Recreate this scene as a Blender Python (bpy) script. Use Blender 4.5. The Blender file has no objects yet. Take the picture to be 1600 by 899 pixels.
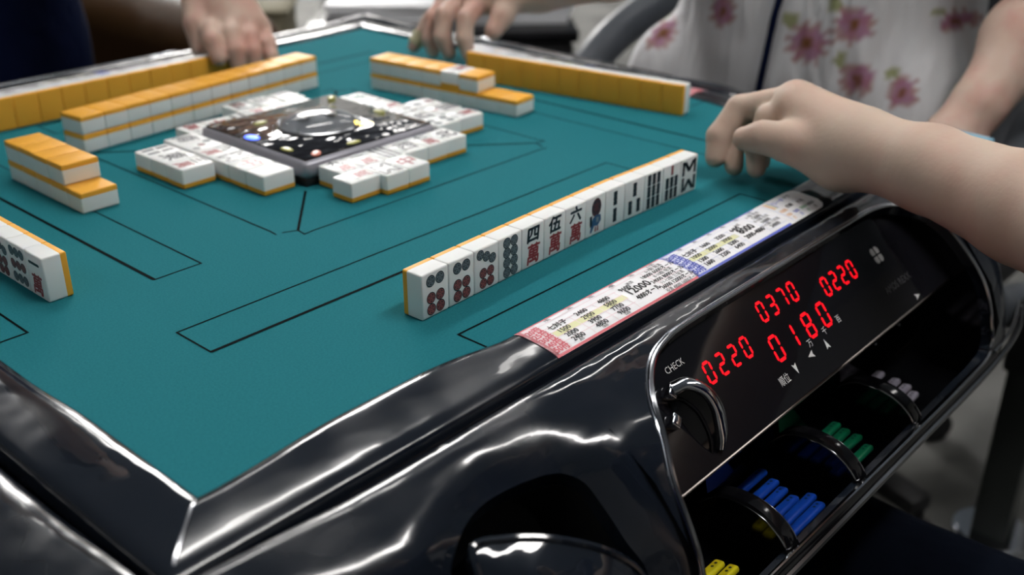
import bpy, bmesh, math, random
import numpy as np
from mathutils import Vector, Matrix
from mathutils.geometry import delaunay_2d_cdt
R = math.radians
random.seed(7)
SC = bpy.context.scene
COL = SC.collection
Z0 = 0.72                      # height of the playing surface above the floor
S = 0.739                      # side of the playing surface

# ------------------------------------------------------------------ camera
cam = bpy.data.cameras.new('camera')
cam.sensor_width = 36.0
cam.lens = 36.0 * 1637.05 / 1600.0
cam.clip_start = 0.02
cam.dof.use_dof = True
cam.dof.focus_distance = 0.655
cam.dof.aperture_fstop = 5.2
co = bpy.data.objects.new('camera', cam)
COL.objects.link(co)
fw = Vector((0.6735187, 0.60025395, -0.43135572))
rt = Vector((0.6663886, -0.74559874, 0.00295949))
up = Vector((0.31984184, 0.2894438, 0.90217708))
co.matrix_world = Matrix(((rt.x, up.x, -fw.x, -0.19995), (rt.y, up.y, -fw.y, -0.37285), (rt.z, up.z, -fw.z, 0.29848 + Z0), (0, 0, 0, 1)))
SC.camera = co
# ------------------------------------------------------------------ world, exposure
w = bpy.data.worlds.new('world'); SC.world = w; w.use_nodes = True
w.node_tree.nodes['Background'].inputs[0].default_value = (.8, .9, 1, 1)
w.node_tree.nodes['Background'].inputs[1].default_value = 0.05
SC.view_settings.view_transform = 'Standard'
SC.view_settings.look = 'None'
SC.view_settings.gamma = 1
SC.view_settings.use_curve_mapping = False
SC.view_settings.exposure = 0.0
# ceiling lights: (x, y, length, width, along_y, strength)
CEIL = 2.55
LIGHTS = [(0.80, -0.66, 1.2, .16, 0, 41), (-1.5, 0.5, 1.2, .12, 1, 15), (2.6, -0.45, 1.2, .12, 0, 12), (0.85, 1.10, 1.2, .16, 0, 30), (2.6, 1.25, 1.2, .12, 0, 14),  # the leftmost lamp is an unseen fill, added to brighten faces turned left
          (0.3, 3.3, 1.2, .12, 0, 18), (2.0, 3.3, 1.2, .12, 0, 22), (3.9, 3.0, 1.2, .12, 0, 22),
          (2.9, 3.9, 1.2, .5, 0, 34), (3.6, 4.9, 1.2, .5, 0, 42), (4.4, 5.7, 1.2, .5, 0, 46)]

# ------------------------------------------------------------------ materials
def srgb(r, g, b):
    f = lambda c: ((c / 255 + .055) / 1.055) ** 2.4 if c > 10 else c / 255 / 12.92
    return (f(r), f(g), f(b), 1)
def mat(name, col, rough=.5, metal=0, emit=None, es=0, bump=None, spec=.5, coat=0, trans=0, sss=0, ior=1.45, var=None, rvar=None):
    m = bpy.data.materials.new(name); m.use_nodes = True
    nt = m.node_tree; b = nt.nodes['Principled BSDF']
    b.inputs['Base Color'].default_value = col if len(col) == 4 else (*col, 1)
    b.inputs['Roughness'].default_value = rough
    b.inputs['Metallic'].default_value = metal
    b.inputs['Specular IOR Level'].default_value = spec
    b.inputs['Coat Weight'].default_value = coat
    b.inputs['Coat Roughness'].default_value = .03
    b.inputs['Transmission Weight'].default_value = trans
    b.inputs['IOR'].default_value = ior
    if sss:
        b.inputs['Subsurface Weight'].default_value = sss
        b.inputs['Subsurface Radius'].default_value = (.012, .004, .002)
        b.inputs['Subsurface Scale'].default_value = .5
    if emit:
        b.inputs['Emission Color'].default_value = (*emit[:3], 1)
        b.inputs['Emission Strength'].default_value = es
    tc = nt.nodes.new('ShaderNodeTexCoord')
    if var:      # (scale, colour 2, lo, hi)
        n = nt.nodes.new('ShaderNodeTexNoise'); n.inputs['Scale'].default_value = var[0]; n.inputs['Detail'].default_value = 4
        cr = nt.nodes.new('ShaderNodeMapRange'); cr.inputs[1].default_value = var[2]; cr.inputs[2].default_value = var[3]
        mx = nt.nodes.new('ShaderNodeMix'); mx.data_type = 'RGBA'
        mx.inputs[6].default_value = col if len(col) == 4 else (*col, 1); mx.inputs[7].default_value = var[1]
        nt.links.new(tc.outputs['Object'], n.inputs['Vector']); nt.links.new(n.outputs['Fac'], cr.inputs[0])
        nt.links.new(cr.outputs[0], mx.inputs[0]); nt.links.new(mx.outputs[2], b.inputs['Base Color'])
    if rvar:     # uneven gloss: (scale, lo, hi)
        n = nt.nodes.new('ShaderNodeTexNoise'); n.inputs['Scale'].default_value = rvar[0]; n.inputs['Detail'].default_value = 5
        cr = nt.nodes.new('ShaderNodeMapRange'); cr.inputs[1].default_value = .42; cr.inputs[2].default_value = .68; cr.inputs[3].default_value = rvar[1]; cr.inputs[4].default_value = rvar[2]
        nt.links.new(tc.outputs['Object'], n.inputs['Vector']); nt.links.new(n.outputs['Fac'], cr.inputs[0]); nt.links.new(cr.outputs[0], b.inputs['Roughness'])
    if bump:     # list of (scale, strength, distance, stretch)
        prev = None
        for (sc, st, di, sx) in bump:
            mp = nt.nodes.new('ShaderNodeMapping'); mp.inputs['Scale'].default_value = sx
            n = nt.nodes.new('ShaderNodeTexNoise'); n.inputs['Scale'].default_value = sc; n.inputs['Detail'].default_value = 3
            bp = nt.nodes.new('ShaderNodeBump'); bp.inputs['Strength'].default_value = st; bp.inputs['Distance'].default_value = di
            nt.links.new(tc.outputs['Object'], mp.inputs['Vector']); nt.links.new(mp.outputs[0], n.inputs['Vector'])
            nt.links.new(n.outputs['Fac'], bp.inputs['Height'])
            if prev: nt.links.new(prev.outputs[0], bp.inputs['Normal'])
            prev = bp
        nt.links.new(prev.outputs[0], b.inputs['Normal'])
        if coat: nt.links.new(prev.outputs[0], b.inputs['Coat Normal'])
    return m
M = {}
M['felt'] = mat('teal_felt', (.014, .140, .165), .9, bump=[(900, .35, .0006, (1, 1, 1))], spec=.06, var=(700, (.020, .168, .196, 1), .3, .7))
M['seam'] = mat('seam_black', (.003, .006, .007), .8, spec=.03)
M['film'] = mat('film_wrapped_black', (.008, .011, .017), .16, coat=.35, spec=.5, bump=[(7, .30, .03, (1, 1.6, 1.4)), (30, .06, .004, (.6, 2.5, 1.5))], rvar=(9, .06, .36))
M['rim'] = mat('rim_black', (.008, .011, .017), .14, coat=.35, spec=.5, bump=[(8, .22, .014, (1, 1.3, 1)), (40, .03, .002, (.5, 2, 1))], rvar=(9, .05, .26))
M['black'] = mat('gloss_black_plastic', (.004, .004, .005), .12, spec=.5)
M['tray'] = mat('tray_black_plastic', (.003, .0032, .004), .1, spec=.5)
M['dull'] = mat('dull_black', (.008, .008, .009), .5)
M['chrome'] = mat('chrome', (.62, .64, .68), .1, 1)
M['dchrome'] = mat('dark_chrome', (.34, .35, .37), .18, 1)
M['brown_edge'] = mat('dark_chrome_edge', (.16, .14, .13), .2, 1)
M['glassblack'] = mat('smoked_panel', (.006, .006, .008), .07, spec=.5)
M['led'] = mat('led_red', (.3, 0, 0), .4, emit=(1, .004, .014), es=1.25)
M['print'] = mat('white_print', (.6, .6, .6), .5)
M['printdim'] = mat('grey_print', (.06, .06, .065), .4)
M['tile'] = mat('tile_white', (.80, .82, .81), .33, spec=.35, coat=0, sss=.05)
M['tileback'] = mat('tile_orange', (.82, .40, .045), .42, spec=.25, coat=0)
M['ink'] = mat('ink_black', (.008, .012, .02), .35)
M['inkgrey'] = mat('ink_grey', (.22, .27, .30), .4)
M['inkred'] = mat('ink_red', (.27, .035, .04), .4)
M['inkredl'] = mat('ink_red_light', (.42, .12, .11), .4)
M['inkblue'] = mat('ink_blue', (.03, .09, .2), .4)
M['inkgreen'] = mat('ink_green', (.02, .12, .1), .4)
M['paper'] = mat('label_white', (.88, .88, .90), .35)
M['lred'] = mat('label_red', (.72, .16, .20), .35)
M['lpink'] = mat('label_pink', (.80, .45, .52), .35)
M['lpinkl'] = mat('label_pale_pink', (.85, .70, .73), .35)
M['lblue'] = mat('label_blue', (.12, .16, .62), .35)
M['lbluel'] = mat('label_pale_blue', (.72, .75, .87), .35)
M['lyel'] = mat('label_yellow', (.74, .74, .42), .35)
M['lora'] = mat('label_orange', (.85, .5, .25), .35)
M['lgrn'] = mat('label_green', (.15, .45, .22), .35)
M['ltext'] = mat('label_text', (.04, .04, .045), .5)
M['skin'] = mat('skin', (.52, .405, .325), .55, spec=.25, sss=.12, bump=[(260, .12, .0012, (1, 1, 1))], var=(22, (.50, .34, .27, 1), .42, .75))
M['skin2'] = mat('skin_paler', (.54, .40, .325), .5, spec=.35, sss=.1, var=(22, (.50, .27, .22, 1), .42, .75))
M['navy'] = mat('navy_cloth', (.0025, .006, .026), .9, spec=.08, bump=[(18, .5, .02, (1, 1, 1))])
M['trouser'] = mat('navy_trousers', (.002, .004, .010), .9, spec=.1, bump=[(14, .5, .02, (1, 1, 1))])
M['hair'] = mat('black_hair', (.01, .008, .007), .5, bump=[(80, .6, .01, (6, 6, 1))])
M['silver'] = mat('silver_plastic', (.32, .32, .36), .3, metal=.3)
M['dice'] = mat('die_white', (.8, .8, .8), .3)
M['leather'] = mat('black_leather', (.012, .013, .016), .42, bump=[(30, .3, .004, (1, 1, 1))])
M['armgrey'] = mat('grey_armrest', (.09, .10, .115), .35)
M['brown'] = mat('brown_leather', (.042, .018, .003), .5, bump=[(12, .3, .01, (1, 1, 1))])
M['carpet'] = mat('grey_carpet', (.095, .095, .09), .95, bump=[(300, .6, .004, (1, 1, 1))], var=(5, (.17, .17, .16, 1), .35, .7))
M['wallp'] = mat('wall_paint', (.34, .34, .33), .9)
M['ceilp'] = mat('ceiling_paint', (.42, .48, .56), .9)
M['post'] = mat('grey_green_post', (.035, .042, .040), .4)
M['beige'] = mat('beige_fabric', (.20, .18, .12), .8)
M['white'] = mat('white_plastic', (.6, .61, .63), .4)
M['bandage'] = mat('beige_band', (.50, .46, .29), .7)
M['lamp'] = mat('lamp_emitter', (.9, .9, .9), .5, emit=(1, .97, .93), es=1)
for k, c in dict(blue=(.004, .045, .32), green=(.004, .16, .075), white=(.30, .28, .34), yellow=(.60, .52, .01)).items():
    M['st_' + k] = mat('stick_' + k, c, .35)
M['lampblue'] = mat('lamp_blue', (.05, .1, .8), .4, emit=(.06, .14, 1), es=3.2)
M['lampyel'] = mat('lamp_yellow', (.8, .7, .2), .4, emit=(1, .72, .12), es=5)
M['lampdim'] = mat('lamp_unlit_yellow', (.30, .30, .05), .3)
M['lampred'] = mat('lamp_unlit_red', (.45, .10, .05), .3)
def glass(name):
    m = mat(name, (.97, .98, 1), .03, trans=1, ior=1.35); return m
M['glass'] = glass('clear_dome')
M['film2'] = mat('clear_film', (.9, .9, .95), .12, trans=.0, spec=.8, bump=[(20, .9, .02, (1, 1, 1))])

# ------------------------------------------------------------------ object helpers
def link(name, me, parent=None, loc=None, rot=None):
    o = bpy.data.objects.new(name, me); COL.objects.link(o)
    if parent: o.parent = parent
    if loc is not None: o.location = loc
    if rot is not None: o.rotation_euler = rot
    return o
def empty(name, loc, rz=0, label=None, cat=None, group=None):
    o = link(name, None, None, loc, (0, 0, rz)); o.empty_display_size = .02
    if label: tag(o, label, cat, group)
    return o
def tag(o, label, cat, group=None, kind=None):
    if label: o['label'] = label
    if cat: o['category'] = cat
    if group: o['group'] = group
    if kind: o['kind'] = kind
    return o
class MB:
    """collects faces with per-face materials"""
    def __init__(self): self.v = []; self.f = []; self.m = []; self.mats = []
    def mi(self, name):
        if name not in self.mats: self.mats.append(name)
        return self.mats.index(name)
    def add(self, vs, fs, m):
        k = len(self.v); self.v += [tuple(map(float, a)) for a in vs]; i = self.mi(m)
        self.f += [tuple(k + int(j) for j in q) for q in fs]; self.m += [i] * len(fs)
    def add_bm(self, bm, m, mx=None):
        bm.verts.index_update()
        vs = [(mx @ v.co) if mx else v.co.copy() for v in bm.verts]
        self.add(vs, [[v.index for v in f.verts] for f in bm.faces], m); bm.free()
    def mesh(self, name, smooth=None):
        me = bpy.data.meshes.new(name); me.from_pydata(self.v, [], self.f)
        for n in self.mats: me.materials.append(M[n])
        me.polygons.foreach_set('material_index', self.m)
        if smooth is not None:
            me.polygons.foreach_set('use_smooth', [True] * len(me.polygons))
            if smooth < 179: me.set_sharp_from_angle(angle=R(smooth))
        me.update(); return me
    def obj(self, name, parent=None, loc=None, rot=None, smooth=35):
        return link(name, self.mesh(name, smooth), parent, loc, rot)
def box_bm(sx, sy, sz, bev=0, seg=2, loc=(0, 0, 0)):
    bm = bmesh.new(); bmesh.ops.create_cube(bm, size=1)
    bmesh.ops.scale(bm, vec=(sx, sy, sz), verts=bm.verts)
    if bev: bmesh.ops.bevel(bm, geom=bm.edges[:], offset=bev, segments=seg, profile=.5, affect='EDGES')
    bmesh.ops.translate(bm, vec=loc, verts=bm.verts); return bm
def cyl_bm(r, h, n=24, r2=None, bev=0):
    bm = bmesh.new(); bmesh.ops.create_cone(bm, cap_ends=True, segments=n, radius1=r, radius2=r if r2 is None else r2, depth=h)
    if bev:
        bmesh.ops.bevel(bm, geom=[e for e in bm.edges if len(e.link_faces) == 2 and any(len(f.verts) > 4 for f in e.link_faces)], offset=bev, segments=2, affect='EDGES')
    return bm
def tube(mb, pts, r, m, n=8, closed=False, flat=1.0):
    P = [Vector(p) for p in pts]; N = len(P); ring = []
    up0 = Vector((0, 0, 1))
    for i in range(N):
        a = P[i - 1] if (i or closed) else P[0]; b = P[(i + 1) % N] if (i < N - 1 or closed) else P[-1]
        t = (b - a).normalized(); s = t.cross(up0)
        if s.length < 1e-4: s = Vector((1, 0, 0))
        s.normalize(); u = s.cross(t)
        rr = r[i] if isinstance(r, (list, tuple)) else r
        ring.append([P[i] + s * math.cos(2 * math.pi * k / n) * rr + u * math.sin(2 * math.pi * k / n) * rr * flat for k in range(n)])
    vs = [v for q in ring for v in q]; fs = []
    for i in range(N if closed else N - 1):
        j = (i + 1) % N
        for k in range(n): fs.append((i * n + k, i * n + (k + 1) % n, j * n + (k + 1) % n, j * n + k))
    if not closed: fs += [tuple(range(n))[::-1], tuple((N - 1) * n + k for k in range(n))]
    mb.add(vs, fs, m)
def smooth_path(P, n=8, closed=False):
    P = [np.array(p, float) for p in P]; out = []
    N = len(P)
    for i in range(N if closed else N - 1):
        a = P[(i - 1) % N] if (closed or i) else 2 * P[0] - P[1]; b = P[i]; c = P[(i + 1) % N]
        d = P[(i + 2) % N] if (closed or i < N - 2) else 2 * P[-1] - P[-2]
        for t in np.linspace(0, 1, n, endpoint=False):
            out.append(.5 * ((2 * b) + (c - a) * t + (2 * a - 5 * b + 4 * c - d) * t * t + (3 * b - a - 3 * c + d) * t ** 3))
    if not closed: out.append(P[-1])
    return out
# text as geometry, in a unit frame (x right, y up, cap height about .7)
_tc = {}
def text_geo(s):
    if s in _tc: return _tc[s]
    c = bpy.data.curves.new('lettering', 'FONT'); c.body = s; c.resolution_u = 2
    o = bpy.data.objects.new('lettering', c); COL.objects.link(o)
    dg = bpy.context.evaluated_depsgraph_get(); dg.update()
    me = bpy.data.meshes.new_from_object(o.evaluated_get(dg))
    v = np.array([tuple(q.co)[:2] for q in me.vertices]); f = [tuple(p.vertices) for p in me.polygons]
    COL.objects.unlink(o); bpy.data.objects.remove(o); bpy.data.curves.remove(c); bpy.data.meshes.remove(me)
    if len(v) == 0: v = np.zeros((0, 2))
    v = v - np.array([v[:, 0].min(), 0]); w_ = v[:, 0].max()
    _tc[s] = (v, f, w_); return _tc[s]
def put_text(mb, s, fn, cx, cy, h, m, wmax=None, sx=1.0, slant=0, bold=0):
    """fn maps plane coordinates to 3D; text centred at cx, cy; h = em height"""
    v, f, w_ = text_geo(s); k = h; kx = h * sx
    if wmax and w_ * kx > wmax: kx = wmax / w_
    q = np.array([[cx + (a - w_ / 2) * kx + slant * (b - .36) * k, cy + (b - .36) * k] for a, b in v])
    offs = [(0, 0)] if not bold else [(-bold, 0), (bold, 0), (0, bold), (0, -bold)]
    for i, (ox, oy) in enumerate(offs):
        mb.add([fn(a + ox, b + oy, i * 1e-6) for a, b in q], f, m)

# ------------------------------------------------------------------ organic surfaces: smooth union of tapered capsules
def surf(parts, h, k=.006, bumpf=None):
    """parts: (a, b, ra, rb) in metres or dict(c=, r=(rx,ry,rz)); each may carry its own blend as 5th item"""
    lo = np.full(3, 1e9); hi = -lo
    for q in parts:
        if isinstance(q, dict): lo = np.minimum(lo, np.array(q['c']) - q['r']); hi = np.maximum(hi, np.array(q['c']) + q['r'])
        else:
            for p_, r_ in ((q[0], q[2]), (q[1], q[3])): lo = np.minimum(lo, np.array(p_) - r_); hi = np.maximum(hi, np.array(p_) + r_)
    lo -= 3 * h; hi += 3 * h
    n = np.ceil((hi - lo) / h).astype(int) + 1
    ax = [lo[i] + h * np.arange(n[i]) for i in range(3)]
    F = np.full(tuple(n), 1.0)
    first = True
    for q in parts:
        if isinstance(q, dict):
            c = np.array(q['c']); r = np.array(q['r']); blo, bhi = c - r, c + r; kk = q.get('k', k)
        else:
            a = np.array(q[0], float); b = np.array(q[1], float); ra, rb = q[2], q[3]; kk = q[4] if len(q) > 4 else k
            blo = np.minimum(a - ra, b - rb); bhi = np.maximum(a + ra, b + rb)
        blo = blo - kk * 2 - 3 * h; bhi = bhi + kk * 2 + 3 * h
        sl = []
        for i in range(3):
            s0 = max(0, int((blo[i] - lo[i]) / h)); s1 = min(n[i], int((bhi[i] - lo[i]) / h) + 2); sl.append(slice(s0, s1))
        X, Y, Zg = np.meshgrid(ax[0][sl[0]], ax[1][sl[1]], ax[2][sl[2]], indexing='ij')
        if isinstance(q, dict):
            P = np.stack([(X - c[0]), (Y - c[1]), (Zg - c[2])], -1)
            if 'R' in q: P = P @ np.array(q['R'])
            k0 = np.linalg.norm(P / r, axis=-1); k1 = np.linalg.norm(P / (r * r), axis=-1) + 1e-9
            d = k0 * (k0 - 1) / k1
            d = np.where(k0 < 1e-6, -r.min(), d)
        else:
            ba = b - a; L2 = float(ba @ ba) + 1e-12
            t = ((X - a[0]) * ba[0] + (Y - a[1]) * ba[1] + (Zg - a[2]) * ba[2]) / L2
            t = np.clip(t, 0, 1)
            d = np.sqrt((X - a[0] - t * ba[0]) ** 2 + (Y - a[1] - t * ba[1]) ** 2 + (Zg - a[2] - t * ba[2]) ** 2) - (ra + (rb - ra) * t)
        f0 = F[tuple(sl)]
        hh = np.clip(.5 + .5 * (f0 - d) / kk, 0, 1)
        F[tuple(sl)] = f0 * (1 - hh) + d * hh - kk * hh * (1 - hh)
    ins = F < 0
    # surface nets
    cell_in = np.zeros(tuple(n - 1), int); acc = np.zeros(tuple(n - 1) + (3,)); cnt = np.zeros(tuple(n - 1))
    cs = [(i, j, l) for i in (0, 1) for j in (0, 1) for l in (0, 1)]
    def sub(A, c): return A[c[0]:A.shape[0] - 1 + c[0], c[1]:A.shape[1] - 1 + c[1], c[2]:A.shape[2] - 1 + c[2]]
    for c1 in cs:
        for axis in range(3):
            if c1[axis]: continue
            c2 = list(c1); c2[axis] = 1; c2 = tuple(c2)
            f1 = sub(F, c1); f2 = sub(F, c2); cr = (f1 < 0) != (f2 < 0)
            with np.errstate(all='ignore'): t = np.where(cr, f1 / (f1 - f2), 0)
            for i in range(3):
                acc[..., i] += np.where(cr, c1[i] + (t if i == axis else 0), 0)
            cnt += cr
    act = cnt > 0; idx = np.full(act.shape, -1); idx[act] = np.arange(act.sum())
    I = np.argwhere(act)
    V = lo + h * (I + acc[act] / cnt[act][:, None])
    faces = []
    for axis in range(3):
        o1, o2 = (axis + 1) % 3, (axis + 2) % 3
        s1 = [slice(None)] * 3; s2 = [slice(None)] * 3
        s1[axis] = slice(0, n[axis] - 1); s2[axis] = slice(1, n[axis])
        cr = ins[tuple(s1)] != ins[tuple(s2)]
        for e in np.argwhere(cr):
            if e[o1] == 0 or e[o2] == 0: continue
            q = []
            for (d1, d2) in ((0, 0), (1, 0), (1, 1), (0, 1)):
                g = e.copy(); g[o1] -= d1; g[o2] -= d2
                q.append(idx[tuple(g)])
            if not ins[tuple(e)]: q = q[::-1]
            faces.append(tuple(int(a) for a in q))
    return V, faces
# ================================================================== the room
def room():
    x0, x1, y0, y1 = -2.6, 6.0, -2.4, 6.4
    def slab(name, a, b, m):
        mb = MB(); c = [(a[i] + b[i]) / 2 for i in range(3)]
        mb.add_bm(box_bm(*[abs(b[i] - a[i]) for i in range(3)], loc=c), m)
        return tag(mb.obj(name, smooth=None), None, None, kind='structure')
    slab('floor', (x0, y0, -.05), (x1, y1, 0), 'carpet')
    slab('ceiling', (x0, y0, CEIL), (x1, y1, CEIL + .05), 'ceilp')
    slab('wall_left', (x0 - .08, y0, 0), (x0, y1, CEIL), 'wallp'); slab('wall_right', (x1, y0, 0), (x1 + .08, y1, CEIL), 'wallp')
    slab('wall_front', (x0, y0 - .08, 0), (x1, y0, CEIL), 'wallp'); slab('wall_back', (x0, y1, 0), (x1, y1 + .08, CEIL), 'wallp')
    i = 0
    for (x, y, l, wd, al, st) in LIGHTS:
        i += 1
        t = empty('ceiling_light', (x, y, CEIL - .06), R(90) if al else 0, 'long white linear ceiling light overhead, unseen, the leftmost an added fill', 'ceiling light', 'linear ceiling lights')
        mb = MB(); mb.add_bm(box_bm(l + .04, wd + .04, .03, .004, loc=(0, 0, .045)), 'white'); mb.obj('housing', t)
        key = 'lamp%d' % st
        if key not in M: M[key] = mat('tube_light_%d' % st, (.9, .9, .9), .5, emit=(1, .97, .94), es=st)
        mb = MB(); mb.add_bm(box_bm(l, wd, .02, .004, loc=(0, 0, .02)), key); mb.obj('diffuser', t)
room()

# ================================================================== the table
TB = empty('mahjong_table', (0, 0, 0), 0, 'automatic mahjong table with teal felt top and glossy black film-wrapped frame', 'game table')
def rotpart(o, k):
    """turn a part built for the front side to side k (0 front, 1 right, 2 back, 3 left)"""
    c = Vector((S / 2, S / 2, 0)); Rm = Matrix.Rotation(R(90 * k), 3, 'Z')
    o.location = c - Rm @ c + Vector((0, 0, Z0)); o.rotation_euler = (0, 0, R(90 * k))
def four(builders):
    """builders return a part (with its sub-parts) for the front side; copies for the three others"""
    for p in builders:
        rotpart(p, 0)
        for k in (1, 2, 3):
            c = p.copy(); COL.objects.link(c); c.parent = TB; rotpart(c, k)
            for s in list(p.children):
                if s.get('front_only'): continue
                d = s.copy(); COL.objects.link(d); d.parent = c
# ---- mat with its seams
def strip(mb, pts, wd, z, m, closed=False):
    P = [np.array(p, float) for p in pts]; N = len(P); L = []; Rr = []
    for i in range(N):
        a = P[i - 1] if (i or closed) else P[i]; b = P[(i + 1) % N] if (i < N - 1 or closed) else P[i]
        t1 = (P[i] - a); t2 = (b - P[i]); t = np.zeros(2)
        for q in (t1, t2):
            if np.linalg.norm(q) > 1e-9: t += q / np.linalg.norm(q)
        t /= np.linalg.norm(t); nn = np.array([-t[1], t[0]])
        u = t2 if np.linalg.norm(t2) > 1e-9 else t1; u = u / np.linalg.norm(u)
        sc = 1 / max(.4, abs(np.dot(nn, [-u[1], u[0]])))
        L.append(P[i] + nn * wd / 2 * sc); Rr.append(P[i] - nn * wd / 2 * sc)
    vs = [(*a, z) for a in L] + [(*a, z) for a in Rr]
    fs = [(i, N + i, N + (i + 1) % N, (i + 1) % N) for i in range(N if closed else N - 1)]
    mb.add(vs, fs, m)
def build_mat():
    mb = MB(); n = 24; e = .006
    g = np.linspace(-e, S + e, n)
    vs = [(x, y, 0) for x in g for y in g]; fs = [(i * n + j, (i + 1) * n + j, (i + 1) * n + j + 1, i * n + j + 1) for i in range(n - 1) for j in range(n - 1)]
    mb.add(vs, fs, 'felt')
    c = S / 2
    def rot(P, k):
        out = []
        for x, y in P:
            dx, dy = x - c, y - c
            for _ in range(k): dx, dy = -dy, dx
            out.append((c + dx, c + dy))
        return out
    for k in range(4):
        strip(mb, rot([(.0828, .1505), (.0828, .1143), (.5113, .1143), (.5113, .1505)], k), .0013, .00025, 'seam', True)
        strip(mb, rot([(.0828, .1143), (.5113, .1143)], k), .0026, .0003, 'seam')
        strip(mb, rot([(.195, -.004), (.195, .0225), (.522, .0225), (.522, -.004)], k), .0015, .00025, 'seam')
        strip(mb, rot([(.289, .289), (.2327, .2262)], k), .0022, .00025, 'seam')
        strip(mb, rot([(.2215, .2310), (.2327, .2262), (.2312, .2165), (.2400, .2175), (.4990, .2175), (.508, .2165)], k), .0014, .00025, 'seam')
    return mb.obj('playing_mat', TB, (0, 0, Z0), smooth=None)
build_mat()
# ---- rims
RP = [(0, -.001), (.0015, .0012), (.004, .0026), (.009, .0036), (.020, .0032), (.034, .0016), (.040, -.0005), (.0422, -.003), (.0432, -.008), (.0445, -.016)]
RPS = np.array(smooth_path(RP, 5))
def ssf(t): t = min(1, max(0, t)); return t * t * (3 - 2 * t)
def bow(x):
    return .0065 * ssf(x / .09) * (1 - ssf((x - .14) / .07)) - .0028 * ssf((x - .17) / .04) * (1 - ssf((x - .58) / .06))
def rim_pt(x, o, lift=0):
    z = float(np.interp(o, RPS[:, 0], RPS[:, 1])); return (x, -o + bow(x) * (1 - o / .0445), z + lift)
def build_rim():
    mb = MB(); N = 120; K = len(RPS); vs = []
    for i in range(N + 1):
        t = i / N
        for o, z in RPS:
            x = -o + (S + 2 * o) * t; vs.append(rim_pt(x, o))
    fs = [(i * K + j, i * K + j + 1, (i + 1) * K + j + 1, (i + 1) * K + j) for i in range(N) for j in range(K - 1)]
    mb.add(vs, fs, 'rim')
    p = mb.obj('rim', TB, smooth=40)
    # bright bead along the groove, and a seam in the corner
    b = MB(); tube(b, [(-.043 + (S + .086) * i / 40, -.0425, -.0078) for i in range(41)], .0006, 'brown_edge', 6); b.obj('edge_bead', p)
    b = MB(); b.add([(-.0005 - o * 1.0 + s_, -o * 1.0 - s_ - .0005, zz + .0006) for s_ in (-.0006, .0006) for o, zz in ((.0, .0), (.004, .0026), (.009, .0036), (.020, .0032), (.032, .0020), (.0395, -.002))],
                    [(i, i + 1, i + 7, i + 6) for i in range(5)], 'dchrome'); b.obj('corner_seam', p)
    return p
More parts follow.
